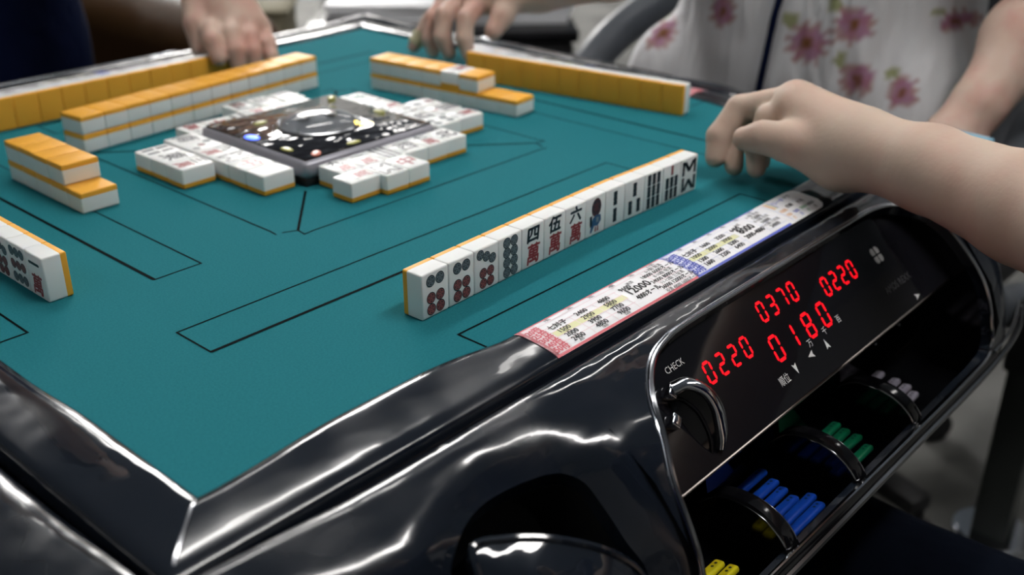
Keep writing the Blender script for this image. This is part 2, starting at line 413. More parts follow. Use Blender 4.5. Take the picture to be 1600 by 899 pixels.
# ---- score label on the rim
LX0, LX1 = .2135, .5485
def lab(u, v, lift=0):
    """u along the label 0..1, v across 0 (mat side) .. 1 (outer)"""
    x = LX0 + (LX1 - LX0) * u; return rim_pt(x, .0035 + .0368 * v, .0004 + lift)
def build_label():
    mb = MB()
    def patch(u0, u1, v0, v1, m, lift, nu=None, rc=0):
        nu = nu or max(2, int((u1 - u0) * 80)); nv = max(2, int((v1 - v0) * 14)); vs = []
        for i in range(nu + 1):
            for j in range(nv + 1):
                u = u0 + (u1 - u0) * i / nu; v = v0 + (v1 - v0) * j / nv
                if rc:  # rounded right end and slightly rounded left end
                    d = (1 - u) * 335; r_ = 9
                    if d < r_:
                        k = 1 - math.sqrt(max(0, 1 - ((r_ - d) / r_) ** 2)); k *= r_ / 37.5
                        v = k + (1 - 2 * k) * v
                    d = u * 335; r_ = 3
                    if d < r_:
                        k = 1 - math.sqrt(max(0, 1 - ((r_ - d) / r_) ** 2)); k *= r_ / 37.5
                        v = v * (1 - k)
                vs.append(lab(u, v, lift))
        mb.add(vs, [(i * (nv + 1) + j, i * (nv + 1) + j + 1, (i + 1) * (nv + 1) + j + 1, (i + 1) * (nv + 1) + j) for i in range(nu) for j in range(nv)], m)
    patch(0, 1, 0, 1, 'paper', 0, 160, rc=1)
    def fn(base):
        def f(a, b, e=0): return lab(a / .335, b / .0368, base + e)
        return f
    def T(s, u, v, h, m='ltext', wmax=None, bold=0, slant=0):
        # h in metres; text plane: a right, b towards the mat is up -> flip v
        v_, f_, w_ = text_geo(s); kx = h
        if wmax and w_ * h > wmax: kx = wmax / w_
        for ox, oy in ([(0, 0)] if not bold else [(-bold, 0), (bold, 0), (0, bold), (0, -bold)]):
            q = [lab((u * .335 + (a - w_ / 2) * kx + ox) / .335, (v * .0368 - ((b - .36) * h + oy)) / .0368, .00025) for a, b in v_]
            mb.add(q, f_, m)
    def section(u0, u1, dark, pale, rows, big, right, big2, hot):
        W_ = u1 - u0
        l = .0001
        patch(u0, u1, 0, .05, dark, l); patch(u0, u1, .955, 1, dark, l)
        patch(u0, u0 + .10 * W_, .0, .97, pale, l)
        patch(u0, u0 + .02 * W_, .0, .97, dark, l)
        c0 = u0 + .10 * W_; cw = (.60 - .10) * W_ / 3.25
        ys = [.10, .24, .38, .545, .71, .86]
        for i, s in enumerate(('20符', '25符', '30符', '40符', '50符')):
            T(s, u0 + .058 * W_, ys[i + 1] - .02 * (i == 0), .0066, 'lred' if dark == 'lred' else 'lblue', .0115, bold=.00026)
        # yellow row
        patch(c0, c0 + 3.1 * cw, ys[3] - .075, ys[3] + .075, 'lyel', .00015)
        for j in range(4):
            patch(c0 + j * cw, c0 + j * cw + .0016, .3, .96, pale, .0002)
        for v in (.31, .46, .62, .78):
            patch(c0, c0 + 3.1 * cw, v, v + .018, pale, .0002)
        for v in (.17,):
            patch(c0, u1, v, v + .018, pale, .0002)
        heads = ['1翻', '2翻', '3翻', '4翻', '5翻', '6-7翻']
        for j in range(6): T(heads[j], c0 + (j + .5) * cw * .95, .11, .0036, 'ltext', .012)
        for r_, row in enumerate(rows):
            for j, s in enumerate(row):
                if not s: continue
                a, b = (s.split('/') + [''])[:2]
                T(a, c0 + (j + .47) * cw, ys[r_ + 2] - .03, .0056, 'ltext', cw * .335 * .84, bold=.00016)
                if b: T(b, c0 + (j + .47) * cw, ys[r_ + 2] + .055, .0027, 'ltext', cw * .335 * .7)
        T(big, u0 + .69 * W_, .50, .0098, 'ltext', .026, bold=.0003); T(big2, u0 + .69 * W_, .73, .0064, 'ltext', .025, bold=.0002)
        T('満貫', u0 + .69 * W_, .29, .0036)
        for j, (a, b) in enumerate(right):
            v = .22 + j * .235
            T(a, u0 + .89 * W_, v, .0040, 'ltext', .030); T(b, u0 + .89 * W_, v + .115, .0050, 'ltext', .036, bold=.00010)
            patch(u0 + .80 * W_, u1, v + .165, v + .18, pale, .0002)
        patch(u0 + .795 * W_, u0 + .80 * W_, .2, .96, pale, .0002)
    section(0, .445, 'lred', 'lpinkl', [['七対子', '2400', '4800/1600', '9600/3200'], ['1500/500', '2900/1000', '5800/2000', ''], ['2000/700', '3900/1300', '7700/2600', ''], ['2400/800', '4800/1600', '9600/3200', '']], '12000',
            [('6-7翻 跳満', '18000 6000オール'), ('8-10翻 倍満', '24000 8000オール'), ('11-12翻 三倍満', '36000 12000オール'), ], '4000オール', 0)
    T('役満 48000 16000オール', .396, .93, .0040, 'ltext', .036)
    section(.445, .83, 'lblue', 'lbluel', [['七対子', '1600', '3200', '6400'], ['1000', '2000', '3900', ''], ['1300', '2600', '5200', ''], ['1600', '3200', '6400', '']], '8000',
            [('6-7翻 跳満', '12000'), ('8-10翻 倍満', '16000'), ('11-12翻 三倍満', '24000')], '2000-4000', 0)
    # last section: short coloured notes
    patch(.846, .850, .10, .95, 'lbluel', .0002)
    for k, (m, u0) in enumerate((('lora', .856), ('lyel', .866), ('lblue', .874))): patch(u0, u0 + (.007, .006, .0025)[k], .10, .42, m, .0002)
    T('リーチ', .905, .24, .0058, 'lblue', bold=.0001); T('ドラ', .948, .22, .0050, bold=.0001); T('1000', .868, .58, .0052, 'lora', bold=.0001); T('点棒', .905, .52, .0050, bold=.0001)
    patch(.93, .975, .44, .455, 'lbluel', .0002); T('本場', .950, .55, .0048, 'ltext')
    for i, (s, m) in enumerate((('100', 'lora'), ('500', 'lblue'), ('5000', 'lgrn'), ('10000', 'ltext'))):
        T(s, .862 + i * .033, .76, .0048, m, .010, bold=.0001); T('点', .862 + i * .033, .90, .0042, m)
    return mb.obj('score_label', TB, smooth=None)
# ---- the shell around each side
PS = np.array([(o, z) for o, z in [(0, -.014), (.0025, -.004), (.006, -.0012), (.014, 0), (.025, -.002), (.055, -.011), (.075, -.026), (.1, -.053), (.112, -.078), (.121, -.118), (.114, -.140), (.092, -.164), (.055, -.182)]])
OUT = np.array(smooth_path(PS, 12)); SL = np.r_[0, np.cumsum(np.linalg.norm(np.diff(OUT, axis=0), axis=1))]; LT = SL[-1]
def shell(X, s, off=0):
    def base(X, s):
        o = np.interp(s, SL, OUT[:, 0]); z = np.interp(s, SL, OUT[:, 1])
        b = ssf((X + .02) / .12) * ssf((.76 - X) / .12); k0 = .504
        tl = min(1, max(0, (X + .047) / .1)); tr = min(1, max(0, (S + .047 - X) / .1))
        cw = 1 - ssf(min(tl, tr)); sc = (k0 + (1 - k0) * b) * (1 + .12 * cw); z = z * (1 - .5 * cw) + .005 * cw * min(1, s / .02)
        ph = math.pi / 4 * (1 - tl) ** 1.5 - math.pi / 4 * (1 - tr) ** 1.5
        return np.array([X - math.sin(ph) * o * sc, -.047 - math.cos(ph) * o * sc, z])
    p = base(X, s)
    if off:
        e = 1e-3; du = base(X + e, s) - base(X - e, s); dv = base(X, min(LT, s + e)) - base(X, max(0, s - e))
        n = np.cross(dv, du); n /= np.linalg.norm(n) + 1e-12
        if n[2] < -.99 or n @ np.array([0, -1, .6]) < 0: n = -n
        p = p + n * off
    return p
def inside(P, x, y):
    c = False; j = len(P) - 1
    for i in range(len(P)):
        if (P[i][1] > y) != (P[j][1] > y) and x < (P[j][0] - P[i][0]) * (y - P[i][1]) / (P[j][1] - P[i][1]) + P[i][0]: c = not c
        j = i
    return c
CON = smooth_path([(.30, .0265), (.275, .029), (.255, .035), (.237, .046), (.222, .060), (.211, .079), (.200, .099), (.194, .122), (.192, .15), (.192, .175), (.197, .189), (.21, .1915),
                   (.27, .192), (.36, .191), (.45, .190), (.54, .189), (.595, .188), (.612, .18), (.615, .16), (.615, .14), (.615, .10), (.612, .075), (.604, .05), (.59, .035), (.57, .0285), (.54, .0265), (.46, .0263), (.38, .0263)], 5, True)
CUP = smooth_path([(.052, .12), (.058, .085), (.072, .062), (.087, .0495), (.105, .045), (.13, .048), (.149, .055), (.158, .07), (.160, .088), (.161, .11), (.165, .13), (.163, .155), (.14, .168), (.10, .170), (.066, .16)], 5, True)
LED = smooth_path([(.066, .12), (.070, .085), (.078, .0665), (.093, .071), (.114, .085), (.139, .107), (.155, .128), (.156, .15), (.137, .162), (.102, .164), (.073, .153)], 5, True)
DS = .00655
CON, CUP, LED = [[(float(q[0]), float(q[1]) + DS) for q in l] for l in (CON, CUP, LED)]
def cdt_surface(mb, outer, holes, dx, ds, m, off=0, keep_in=None):
    P = []; E = []
    if outer is None:
        nx = int((S + .094) / dx); ns = int(LT / ds)
        X = [-.047 + (S + .094) * i / nx for i in range(nx + 1)]; Y = [LT * j / ns for j in range(ns + 1)]
    else:
        xs = [p[0] for p in outer]; ys = [p[1] for p in outer]
        X = np.arange(min(xs), max(xs), dx); Y = np.arange(min(ys), max(ys), ds)
    loops = list(holes) + ([outer] if outer is not None else [])
    allp = np.array([q for l in loops for q in l])
    for x in X:
        for y in Y:
            if np.min(np.hypot(allp[:, 0] - x, allp[:, 1] - y)) < dx * .45: continue
            if any(inside(h, x, y) for h in holes): continue
            if outer is not None and not inside(outer, x, y): continue
            P.append(Vector((x, y)))
    for l in loops:
        k = len(P); P += [Vector((q[0], q[1])) for q in l]; E += [(k + i, k + (i + 1) % len(l)) for i in range(len(l))]
    v, e, f, *_ = delaunay_2d_cdt(P, E, [], 0, 1e-6)
    ff = []
    for t in f:
        cx = sum(v[i].x for i in t) / 3; cy = sum(v[i].y for i in t) / 3
        if any(inside(h, cx, cy) for h in holes): continue
        if outer is not None and not inside(outer, cx, cy): continue
        ff.append(tuple(t)[::-1])
    if callable(off): vs = [shell(a.x, a.y, off(a.x, a.y)) for a in v]
    else: vs = [shell(a.x, a.y, off) for a in v]
    mb.add(vs, ff, m)
def build_shell():
    cp = np.array(CUP)
    def dip(x, s):
        d = np.min(np.hypot(cp[:, 0] - x, cp[:, 1] - s)); return -.0125 * math.exp(-(d / .013) ** 1.5)
    mb = MB(); cdt_surface(mb, None, [CON, CUP], .0070, .0058, 'film', dip)
    # returns of the openings
    for l, d0, d in ((CON, -.00001, .008), (CUP, -.0125, .022)):
        a = [shell(x, s, d0) for x, s in l]; b = [shell(x, s, -d) for x, s in l]; n = len(l)
        mb.add(a + b, [(i, (i + 1) % n, n + (i + 1) % n, n + i) for i in range(n)], 'film')
    p = mb.obj('side_shell', TB, smooth=50)
    t = MB(); tube(t, [shell(x, s, .0008) for x, s in CON], .0016, 'dchrome', 8, True)
    tube(t, [shell(x, s, .0004) for x, s in [(q[0] + (q[0] - .4) * .012, q[1] + (q[1] - DS - .11) * .03) for q in CON]], .0008, 'chrome', 6, True)
    t.obj('opening_trim', p)
    # cup holder inside the side opening
    c = MB()
    def bul(x, s): return -.010 + .014 * max(0, 1 - ((x - .112) / .05) ** 2) * max(0, 1 - ((s - DS - .122) / .06) ** 2)
    cdt_surface(c, LED, [], .006, .006, 'film', bul)
    a = [shell(x, s, bul(x, s)) for x, s in LED]; b = [shell(x, s, -.04) for x, s in LED]; n = len(LED)
    c.add(a + b, [(i, (i + 1) % n, n + (i + 1) % n, n + i) for i in range(n)], 'film')
    tube(c, [shell(x, s, bul(x, s)) for x, s in LED], .0022, 'film', 8, True)
    c.obj('cup_holder', p)
    c = MB(); a = [shell(x, s, -.021) for x, s in CUP]; b = [np.array(q) + np.array([0, .035, -.03]) for q in a]; n = len(CUP)
    cen = sum(b) / n
    c.add(a + b + [cen], [(i, (i + 1) % n, n + (i + 1) % n, n + i) for i in range(n)] + [(n + i, n + (i + 1) % n, 2 * n) for i in range(n)], 'dull'); c.obj('holder_pocket', p)
    return p
# ---- display panel and stick tray
PX0, PX1 = .186, .622
q2 = math.sqrt(.5)
def pan(x, d, lift=0):     # point on the panel: x along the side, d down the slope
    return (x, -.070 - d * q2 - lift * q2, -.010 - d * q2 + lift * q2)
def seg7(mb, ch, x, d, h, wd, t, m='led'):
    on = {'0': 'abcdef', '1': 'bc', '2': 'abged', '3': 'abgcd', '7': 'abc', '8': 'abcdefg'}[ch]
    sl = .13; H = h / 2; Wd = wd / 2; g = t * .16
    def P(a, b): return pan(x + a + sl * b, d - b, .0003)
    def hb(yc):   # horizontal bar, pointed ends
        a = Wd - g; mb.add([P(-a, yc), P(-a + t / 2, yc + t / 2), P(a - t / 2, yc + t / 2), P(a, yc), P(a - t / 2, yc - t / 2), P(-a + t / 2, yc - t / 2)], [(5, 4, 3, 2, 1, 0)], m)
    def vb(xc, y0, y1):
        mb.add([P(xc, y0 + g), P(xc + t / 2, y0 + t / 2 + g), P(xc + t / 2, y1 - t / 2 - g), P(xc, y1 - g), P(xc - t / 2, y1 - t / 2 - g), P(xc - t / 2, y0 + t / 2 + g)], [(5, 4, 3, 2, 1, 0)], m)
    if 'a' in on: hb(H)
    if 'g' in on: hb(0)
    if 'd' in on: hb(-H)
    if 'f' in on: vb(-Wd, 0, H)
    if 'b' in on: vb(Wd, 0, H)
    if 'e' in on: vb(-Wd, -H, 0)
    if 'c' in on: vb(Wd, -H, 0)
def build_panel():
    mb = MB()
    vs = [pan(PX0, -.004), pan(PX1, -.004), pan(PX1, .0755), pan(PX0, .0755)]
    mb.add(vs, [(0, 3, 2, 1)], 'glassblack')
    # lower edge of the panel
    vs = [pan(PX0, .0755), pan(PX1, .0755), pan(PX1, .0755, -.006), pan(PX0, .0755, -.006)]
    mb.add(vs, [(0, 3, 2, 1)], 'black')
    p = mb.obj('display_panel', TB, smooth=None)
    t = MB(); tube(t, [pan(PX0, .0755, .0002), pan(PX1, .0755, .0002)], .0011, 'brown_edge', 8); t.obj('panel_edge', p)
    g = MB()
    for s, x0, d, dx, h, wd, tt in (('0220', .3026, .0272, .01455, .0130, .0070, .0020), ('0370', .3815, .0139, .0140, .0130, .0070, .0020), ('0220', .4616, .0242, .0136, .0130, .0070, .0020), ('0180', .3733, .0393, .0222, .0164, .0090, .0023)):
        for i, ch in enumerate(s): seg7(g, ch, x0 + dx * i - (.002 if ch == '1' else 0), d, h, wd, tt)
    o = g.obj('score_digits', p, smooth=None); o['label'] = 'glowing red seven-segment score digits'; o['front_only'] = 1
    l = MB(); fn = lambda a, b, e=0: pan(a, -b, .0003 + e)
    put_text(l, 'CHECK', fn, .2785, -.0118, .0062, 'print', .019)
    l.obj('check_lettering', p, smooth=None); l = MB()
    put_text(l, '順位', fn, .3616, -.0588, .0072, 'print', .0120)
    l.obj('rank_lettering', p, smooth=None); l = MB()
    for ch_, x_, y_ in (('万', .4072, -.0495), ('千', .4297, -.0487), ('百', .4517, -.0478)):
        l = MB(); put_text(l, ch_, fn, x_, y_, .0062, 'print'); l.obj('unit_mark', p, smooth=None)
    l = MB()
    def tri(x, d, a):
        c, s_ = math.cos(a), math.sin(a); Q = [(.0042, 0), (-.0035, .0026), (-.0022, 0), (-.0035, -.0026)]
        l.add([pan(x + u * c - v * s_, d + u * s_ + v * c, .0003) for u, v in Q], [(0, 3, 2, 1)], 'print')
    tri(.3784, .0573, R(90)); tri(.401, .0564, R(180)); tri(.4229, .0569, R(-90)) ; tri(.560, .070, R(0))
    l.obj('rank_arrows', p, smooth=None); l = MB()
    put_text(l, 'AMOS REXX', fn, .5465, -.0528, .0078, 'printdim', .058, bold=.00012)
    l.obj('maker_lettering', p, smooth=None); l = MB()
    # round emblem: ring of four petals with a cross bar
    for k in range(4):
        a0 = R(90 * k + 45); cx, cd = .5436 + .0042 * math.cos(a0), .0262 + .0042 * math.sin(a0)
        pts = [pan(cx + .0036 * math.cos(t_), cd + .0036 * math.sin(t_), .0003) for t_ in np.linspace(2 * math.pi, 0, 14, endpoint=False)]
        l.add(pts, [tuple(range(14))], 'print')
    for (a, b, c_, d_) in ((-.009, .009, -.0006, .0006), (-.0006, .0006, -.009, .009)):
        l.add([pan(.5436 + a, .0262 + c_, .0004), pan(.5436 + b, .0262 + c_, .0004), pan(.5436 + b, .0262 + d_, .0004), pan(.5436 + a, .0262 + d_, .0004)], [(0, 3, 2, 1)], 'glassblack')
    for (x, d) in ((.545, .083),):
        pass
    l.obj('emblem', p, smooth=None)
    # lever beside CHECK: two lugs, a hub and a curved chrome arm
    v = MB()
    for (x, d) in ((.2585, .0235), (.2475, .0385)):
        bm = box_bm(.0085, .007, .010, .0012); v.add_bm(bm, 'chrome', Matrix.Translation(pan(x, d, .003)) @ Matrix.Rotation(R(45), 4, 'X') @ Matrix.Rotation(R(35), 4, 'Z'))
    arc = smooth_path([pan(.2600, .0225, .006), pan(.2665, .0245, .0125), pan(.2725, .034, .0155), pan(.2745, .046, .0140), pan(.2735, .058, .0085), pan(.2720, .067, .001)], 5)
    side = smooth_path([pan(.2580, .0275, .001), pan(.2620, .0300, .005), pan(.2655, .040, .0075), pan(.2665, .050, .0065), pan(.2665, .059, .004), pan(.2660, .067, -.001)], 5)
    inn = smooth_path([pan(.2555, .0315, -.001), pan(.2560, .0345, .0), pan(.2575, .043, .0005), pan(.2590, .052, .0), pan(.2605, .060, -.001), pan(.2625, .067, -.002)], 5)
    n = len(arc); v.add(arc + side, [(i, n + i, n + i + 1, i + 1) for i in range(n - 1)], 'black'); v.add(side + inn, [(i, n + i, n + i + 1, i + 1) for i in range(n - 1)], 'black')
    tube(v, arc, [.0056 - .0022 * i / n for i in range(n)], 'chrome', 12, flat=.7)
    tube(v, [np.array(a) + np.array([.0045, 0, -.001]) for a in arc], .0018, 'dchrome', 8)
    tube(v, side, .0014, 'black', 8)
    v.obj('check_lever', p, smooth=50)
    return p
DIVX = [.292, .386, .480]
def build_tray():
    # cross-section (y, z) from the panel's lower edge back, down, along the floor and up to the lip
    sec = [(-.1192, -.0630), (-.112, -.0665), (-.100, -.072), (-.094, -.085), (-.092, -.105), (-.094, -.125), (-.101, -.1375), (-.112, -.1435), (-.128, -.1465), (-.144, -.1455), (-.155, -.141), (-.161, -.133), (-.1635, -.122), (-.1655, -.1165), (-.169, -.1155), (-.1715, -.118), (-.1725, -.124)]
    mb = MB(); xs = [PX0, PX1]; n = len(sec)
    mb.add([(x, y, z) for x in xs for y, z in sec], [(i, i + 1, n + i + 1, n + i) for i in range(n - 1)], 'tray')
    # closed ends, which also close the space beside the panel
    for x, fl in ((PX0, 1), (PX1, 0)):
        end = [(x, -.066, -.004)] + [(x, y, z) for y, z in sec[:-3]] + [(x, -.167, -.09), (x, -.155, -.06), (x, -.130, -.030), (x, -.10, -.010)]
        f = tuple(range(len(end))); mb.add(end, [f if fl else f[::-1]], 'tray')
    p = mb.obj('stick_tray', TB, smooth=40)
    for x in DIVX:
        d = MB(); top = [(-.100, -.112), (-.108, -.103), (-.118, -.0985), (-.130, -.0975), (-.142, -.0995), (-.152, -.104), (-.160, -.111), (-.1645, -.118)]
        bot = [(y, z) for y, z in sec[3:13]]
        prof_ = top + bot[::-1]; th = .004
        k = len(prof_)
        d.add([(x - th, y, z) for y, z in prof_] + [(x + th, y, z) for y, z in prof_], [tuple(range(k)), tuple(range(2 * k - 1, k - 1, -1))], 'tray')
        nt = len(top)
        # wide rounded top band, as glossy as dark chrome
        w_ = .0065
        vs = [(x + sx * w_, y, z + dz) for y, z in smooth_path(top, 3) for sx, dz in ((-1, -.0025), (-.75, 0), (0, .0006), (.75, 0), (1, -.0025))]
        mrows = len(vs) // 5
        d.add(vs, [(i * 5 + j, i * 5 + j + 1, (i + 1) * 5 + j + 1, (i + 1) * 5 + j) for i in range(mrows - 1) for j in range(4)], 'black')
        tube(d, [(x + w_, y, z - .0022) for y, z in smooth_path(top, 3)], .0008, 'dchrome', 6)
        tube(d, [(x - w_, y, z - .0022) for y, z in smooth_path(top, 3)], .0006, 'dchrome', 6)
        d.obj('divider', p, smooth=40)
    l = MB(); tube(l, smooth_path([(.20, -.1665, -.1175), (.30, -.1675, -.1168), (.45, -.1685, -.1168), (.60, -.1685, -.1172), (.68, -.163, -.1185), (.74, -.150, -.120)], 6), .0016, 'chrome', 8)
    tube(l, smooth_path([(.20, -.1715, -.1225), (.30, -.1725, -.122), (.45, -.1730, -.122), (.60, -.1730, -.1225), (.68, -.167, -.1235), (.74, -.153, -.125)], 6), .0026, 'dchrome', 8)
    l.obj('tray_lip', p)
    # small screws and a sensor on the back wall of the tray
    s = MB()
    for (x, y, z) in ((.56, -.0935, -.112), (.606, -.0935, -.112)):
        bm = bmesh.new(); bmesh.ops.create_uvsphere(bm, u_segments=10, v_segments=6, radius=.0016); s.add_bm(bm, 'chrome', Matrix.Translation((x, y, z)))
    s.obj('screws', p)
    return p
four([build_rim(), build_label(), build_shell(), build_panel(), build_tray()])
# ---- body under the shells, and the column down to the floor
def build_body():
    mb = MB(); mb.add_bm(box_bm(S + .10, S + .10, .20, .02, loc=(S / 2, S / 2, -.125)), 'dull'); 
    mb.obj('frame', TB, (0, 0, Z0))
    mb = MB(); mb.add_bm(box_bm(.42, .42, .10, .02, loc=(S / 2, S / 2, -.24)), 'dull'); mb.add_bm(box_bm(.14, .14, .40, .02, loc=(S / 2, S / 2, -.47)), 'dull'); mb.obj('column', TB, (0, 0, Z0))
    mb = MB()
    for a in (45, 135): mb.add_bm(box_bm(.95, .09, .06, .012), 'dull', Matrix.Translation((S / 2, S / 2, -.688)) @ Matrix.Rotation(R(a), 4, 'Z'))
    mb.obj('foot', TB, (0, 0, Z0))
build_body()
# ---- centre unit
def build_centre():
    c = S / 2; a = .0762; H = .0225
    mb = MB(); mb.add_bm(box_bm(2 * a, 2 * a, H - .006, .007, 4, loc=(c, c, .006 + (H - .006) / 2 - .0008)), 'silver')
    p = mb.obj('centre_unit', TB, (0, 0, Z0), smooth=40)
    b = MB(); b.add_bm(box_bm(2 * a - .004, 2 * a - .004, .007, .001, loc=(c, c, .0033)), 'dull'); b.obj('unit_base', p)
    t = MB(); t.add_bm(box_bm(2 * a - .009, 2 * a - .009, .002, .0009, 2, loc=(c, c, H - .0008)), 'platefilm'); t.obj('top_plate', p)
    bm = bmesh.new(); bmesh.ops.create_uvsphere(bm, u_segments=40, v_segments=20, radius=1)
    bmesh.ops.bisect_plane(bm, geom=bm.verts[:] + bm.edges[:] + bm.faces[:], plane_co=(0, 0, 0), plane_no=(0, 0, -1), clear_outer=True)
    d = MB(); d.add_bm(bm, 'glass', Matrix.Translation((c, c, H)) @ Matrix.Diagonal((.036, .036, .012, 1)))
    o = d.obj('dice_dome', p); 
    r_ = MB(); tube(r_, [(c + .037 * math.cos(t_), c + .037 * math.sin(t_), H + .0006) for t_ in np.linspace(0, 2 * math.pi, 48, endpoint=False)], .0016, 'dchrome', 8, True); r_.obj('dome_ring', p)
    for k, (x, y, rz) in enumerate(((c - .012, c + .006, 20), (c + .011, c - .004, 50))):
        mb = MB(); mb.add_bm(box_bm(.009, .009, .009, .0012, 2), 'dice')
        for (u, v_) in ((-.002, -.002), (.002, .002), (0, 0)):
            mb.add([(u + .0009 * math.cos(q), v_ + .0009 * math.sin(q), .00455) for q in np.linspace(0, 6.283, 10, endpoint=False)], [tuple(range(10))], 'inkred')
        mb.obj('die', p, (x, y, H + .0055), (0, 0, R(rz)))
    def lampat(x, y, m, rx=.0055, ry=.0032, rz=0, lab=None):
        bm = bmesh.new(); bmesh.ops.create_uvsphere(bm, u_segments=20, v_segments=10, radius=1)
        mb = MB(); mb.add_bm(bm, m, Matrix.Translation((x, y, H + .0002)) @ Matrix.Rotation(rz, 4, 'Z') @ Matrix.Diagonal((rx, ry, .0012, 1)))
        q = mb.obj('indicator_lamp', p)
        if lab: q['label'] = lab
    lampat(.3045, .380, 'lampblue', .0085, .0055, R(90), 'lit blue lamp'); lampat(.396, .341, 'lampyel', .010, .006, R(-40), 'lit yellow lamp')
    lampat(.3045, .331, 'lampdim', .0075, .004, R(90)); lampat(.336, .3815 + .03, 'lampdim', .0075, .004)
    lampat(.3045 + .010, .3045, 'lampred', .0075, .0045, R(45), 'unlit red lamp'); lampat(.4345, .4345 - .004, 'lampdim', .0065, .004, R(45))
    lampat(.355, .3045, 'lampdim', .0075, .004); lampat(.434, .36, 'lampdim', .0075, .004, R(90))
    q_ = MB(); q_.add([(c + .034 * math.cos(t_), c + .034 * math.sin(t_), H + .0008) for t_ in np.linspace(0, 2 * math.pi, 40, endpoint=False)], [tuple(range(40))], 'domefloor'); q_.obj('dome_floor', p, smooth=None)
M['platefilm'] = mat('plate_under_film', (.006, .006, .009), .06, coat=.5, bump=[(13, .42, .02, (1, 1.6, 1)), (60, .08, .003, (1, 1, 1))])
M['domefloor'] = mat('dome_floor_grey', (.22, .24, .26), .3)
fc = mat('crumpled_clear_film', (.97, .98, 1), .08, trans=1, ior=1.25, bump=[(40, .7, .012, (1, 1, 1))]); M['filmclear'] = fc
build_centre()
# ---- bluish reflection on the film, made as a light blue piece, and bright corner edge on the near right corner of the shell
def corner_bits():
    mb = MB(); mb.add_bm(box_bm(.016, .052, .006, .0025, 3), 'pale_blue', Matrix.Translation((.806, -.054, .0005)) @ Matrix.Rotation(R(-10), 4, 'Z') @ Matrix.Rotation(R(8), 4, 'Y')); mb.obj('corner_reflection', TB, (0, 0, Z0))
    mb = MB(); tube(mb, smooth_path([(S + .105 * math.cos(R(a)), -.105 * math.sin(R(a)), -.0135) for a in (28, 38, 48, 58, 68)], 6), .0042, 'chrome', 10, flat=.7); mb.obj('corner_edge', TB, (0, 0, Z0))
M['pale_blue'] = mat('pale_blue_reflection', (.25, .50, .66), .15, coat=.5)
corner_bits()
# ================================================================== mahjong tiles
M['birdred'] = mat('ink_dark_red', (.09, .025, .03), .4)
TW, TH, TD = .0242, .0309, .0168
BK = .0044
def tile_halves():
    bm = box_bm(TW - .00012, TD, TH, .0013, 3)
    body = bm.copy(); yb = TD / 2 - BK
    bmesh.ops.bisect_plane(body, geom=body.verts[:] + body.edges[:] + body.faces[:], plane_co=(0, yb, 0), plane_no=(0, 1, 0), clear_outer=True)
    back = bm.copy(); bmesh.ops.bisect_plane(back, geom=back.verts[:] + back.edges[:] + back.faces[:], plane_co=(0, yb, 0), plane_no=(0, 1, 0), clear_inner=True)
    for b in (body, back):
        es = [e for e in b.edges if len(e.link_faces) == 1]
        bmesh.ops.holes_fill(b, edges=es, sides=0)
    bm.free(); return body, back
_b, _k = tile_halves()
_mb = MB(); _mb.add_bm(_k, 'tileback'); BACKME = _mb.mesh('tile_back', 40)
_bodyv = MB(); _bodyv.add_bm(_b, 'tile')
def fp(x, z, l=0): return (x, -TD / 2 - .00012 - l, z)
def disc(mb, x, z, r, m, l=0, n=18, rz=None):
    rz = rz or r
    mb.add([fp(x + r * math.cos(t), z + rz * math.sin(t), l) for t in [2 * math.pi * i / n for i in range(n)]], [tuple(range(n))], m)
def ring(mb, x, z, r0, r1, m, l=0, n=18):
    vs = [fp(x + r * math.cos(2 * math.pi * i / n), z + r * math.sin(2 * math.pi * i / n), l) for r in (r0, r1) for i in range(n)]
    mb.add(vs, [(i, n + i, n + (i + 1) % n, (i + 1) % n)[::-1] for i in range(n)], m)
def poly(mb, pts, m, l=0): mb.add([fp(a, b, l) for a, b in pts], [tuple(range(len(pts)))], m)
def coin(mb, x, z, r, red=False):
    a = 'ink'; b = 'inkredl' if red else 'inkgrey'
    disc(mb, x, z, r, a); ring(mb, x, z, r * .70, r * .80, b, .00003)
    disc(mb, x, z, r * .15, b, .00003, 8)
    for k in range(5):
        t = 2 * math.pi * k / 5 + .3; ring(mb, x + r * .42 * math.cos(t), z + r * .42 * math.sin(t), r * .10, r * .21, b, .00003, 8)
def stick(mb, x, z, L, w_, m='inkgreen', ang=0):
    c, s_ = math.cos(ang), math.sin(ang)
    def t(a, b): return (x + a * c - b * s_, z + a * s_ + b * c)
    for k in (-1, 0, 1):
        zc = k * L / 3; h = L / 6
        poly(mb, [t(-w_ * .28, zc - h), t(w_ * .28, zc - h), t(w_ * .5, zc - h * .55), t(w_ * .36, zc), t(w_ * .5, zc + h * .55), t(w_ * .28, zc + h), t(-w_ * .28, zc + h), t(-w_ * .5, zc + h * .55), t(-w_ * .36, zc), t(-w_ * .5, zc - h * .55)], m)
def glyph(mb, s, x, z, h, m, sx=1.0, l=0, bold=.00035, slant=.12):
    put_text(mb, s, lambda a, b, e=0: fp(a, b, l + e), x, z, h, m, sx=sx, slant=slant, bold=bold)
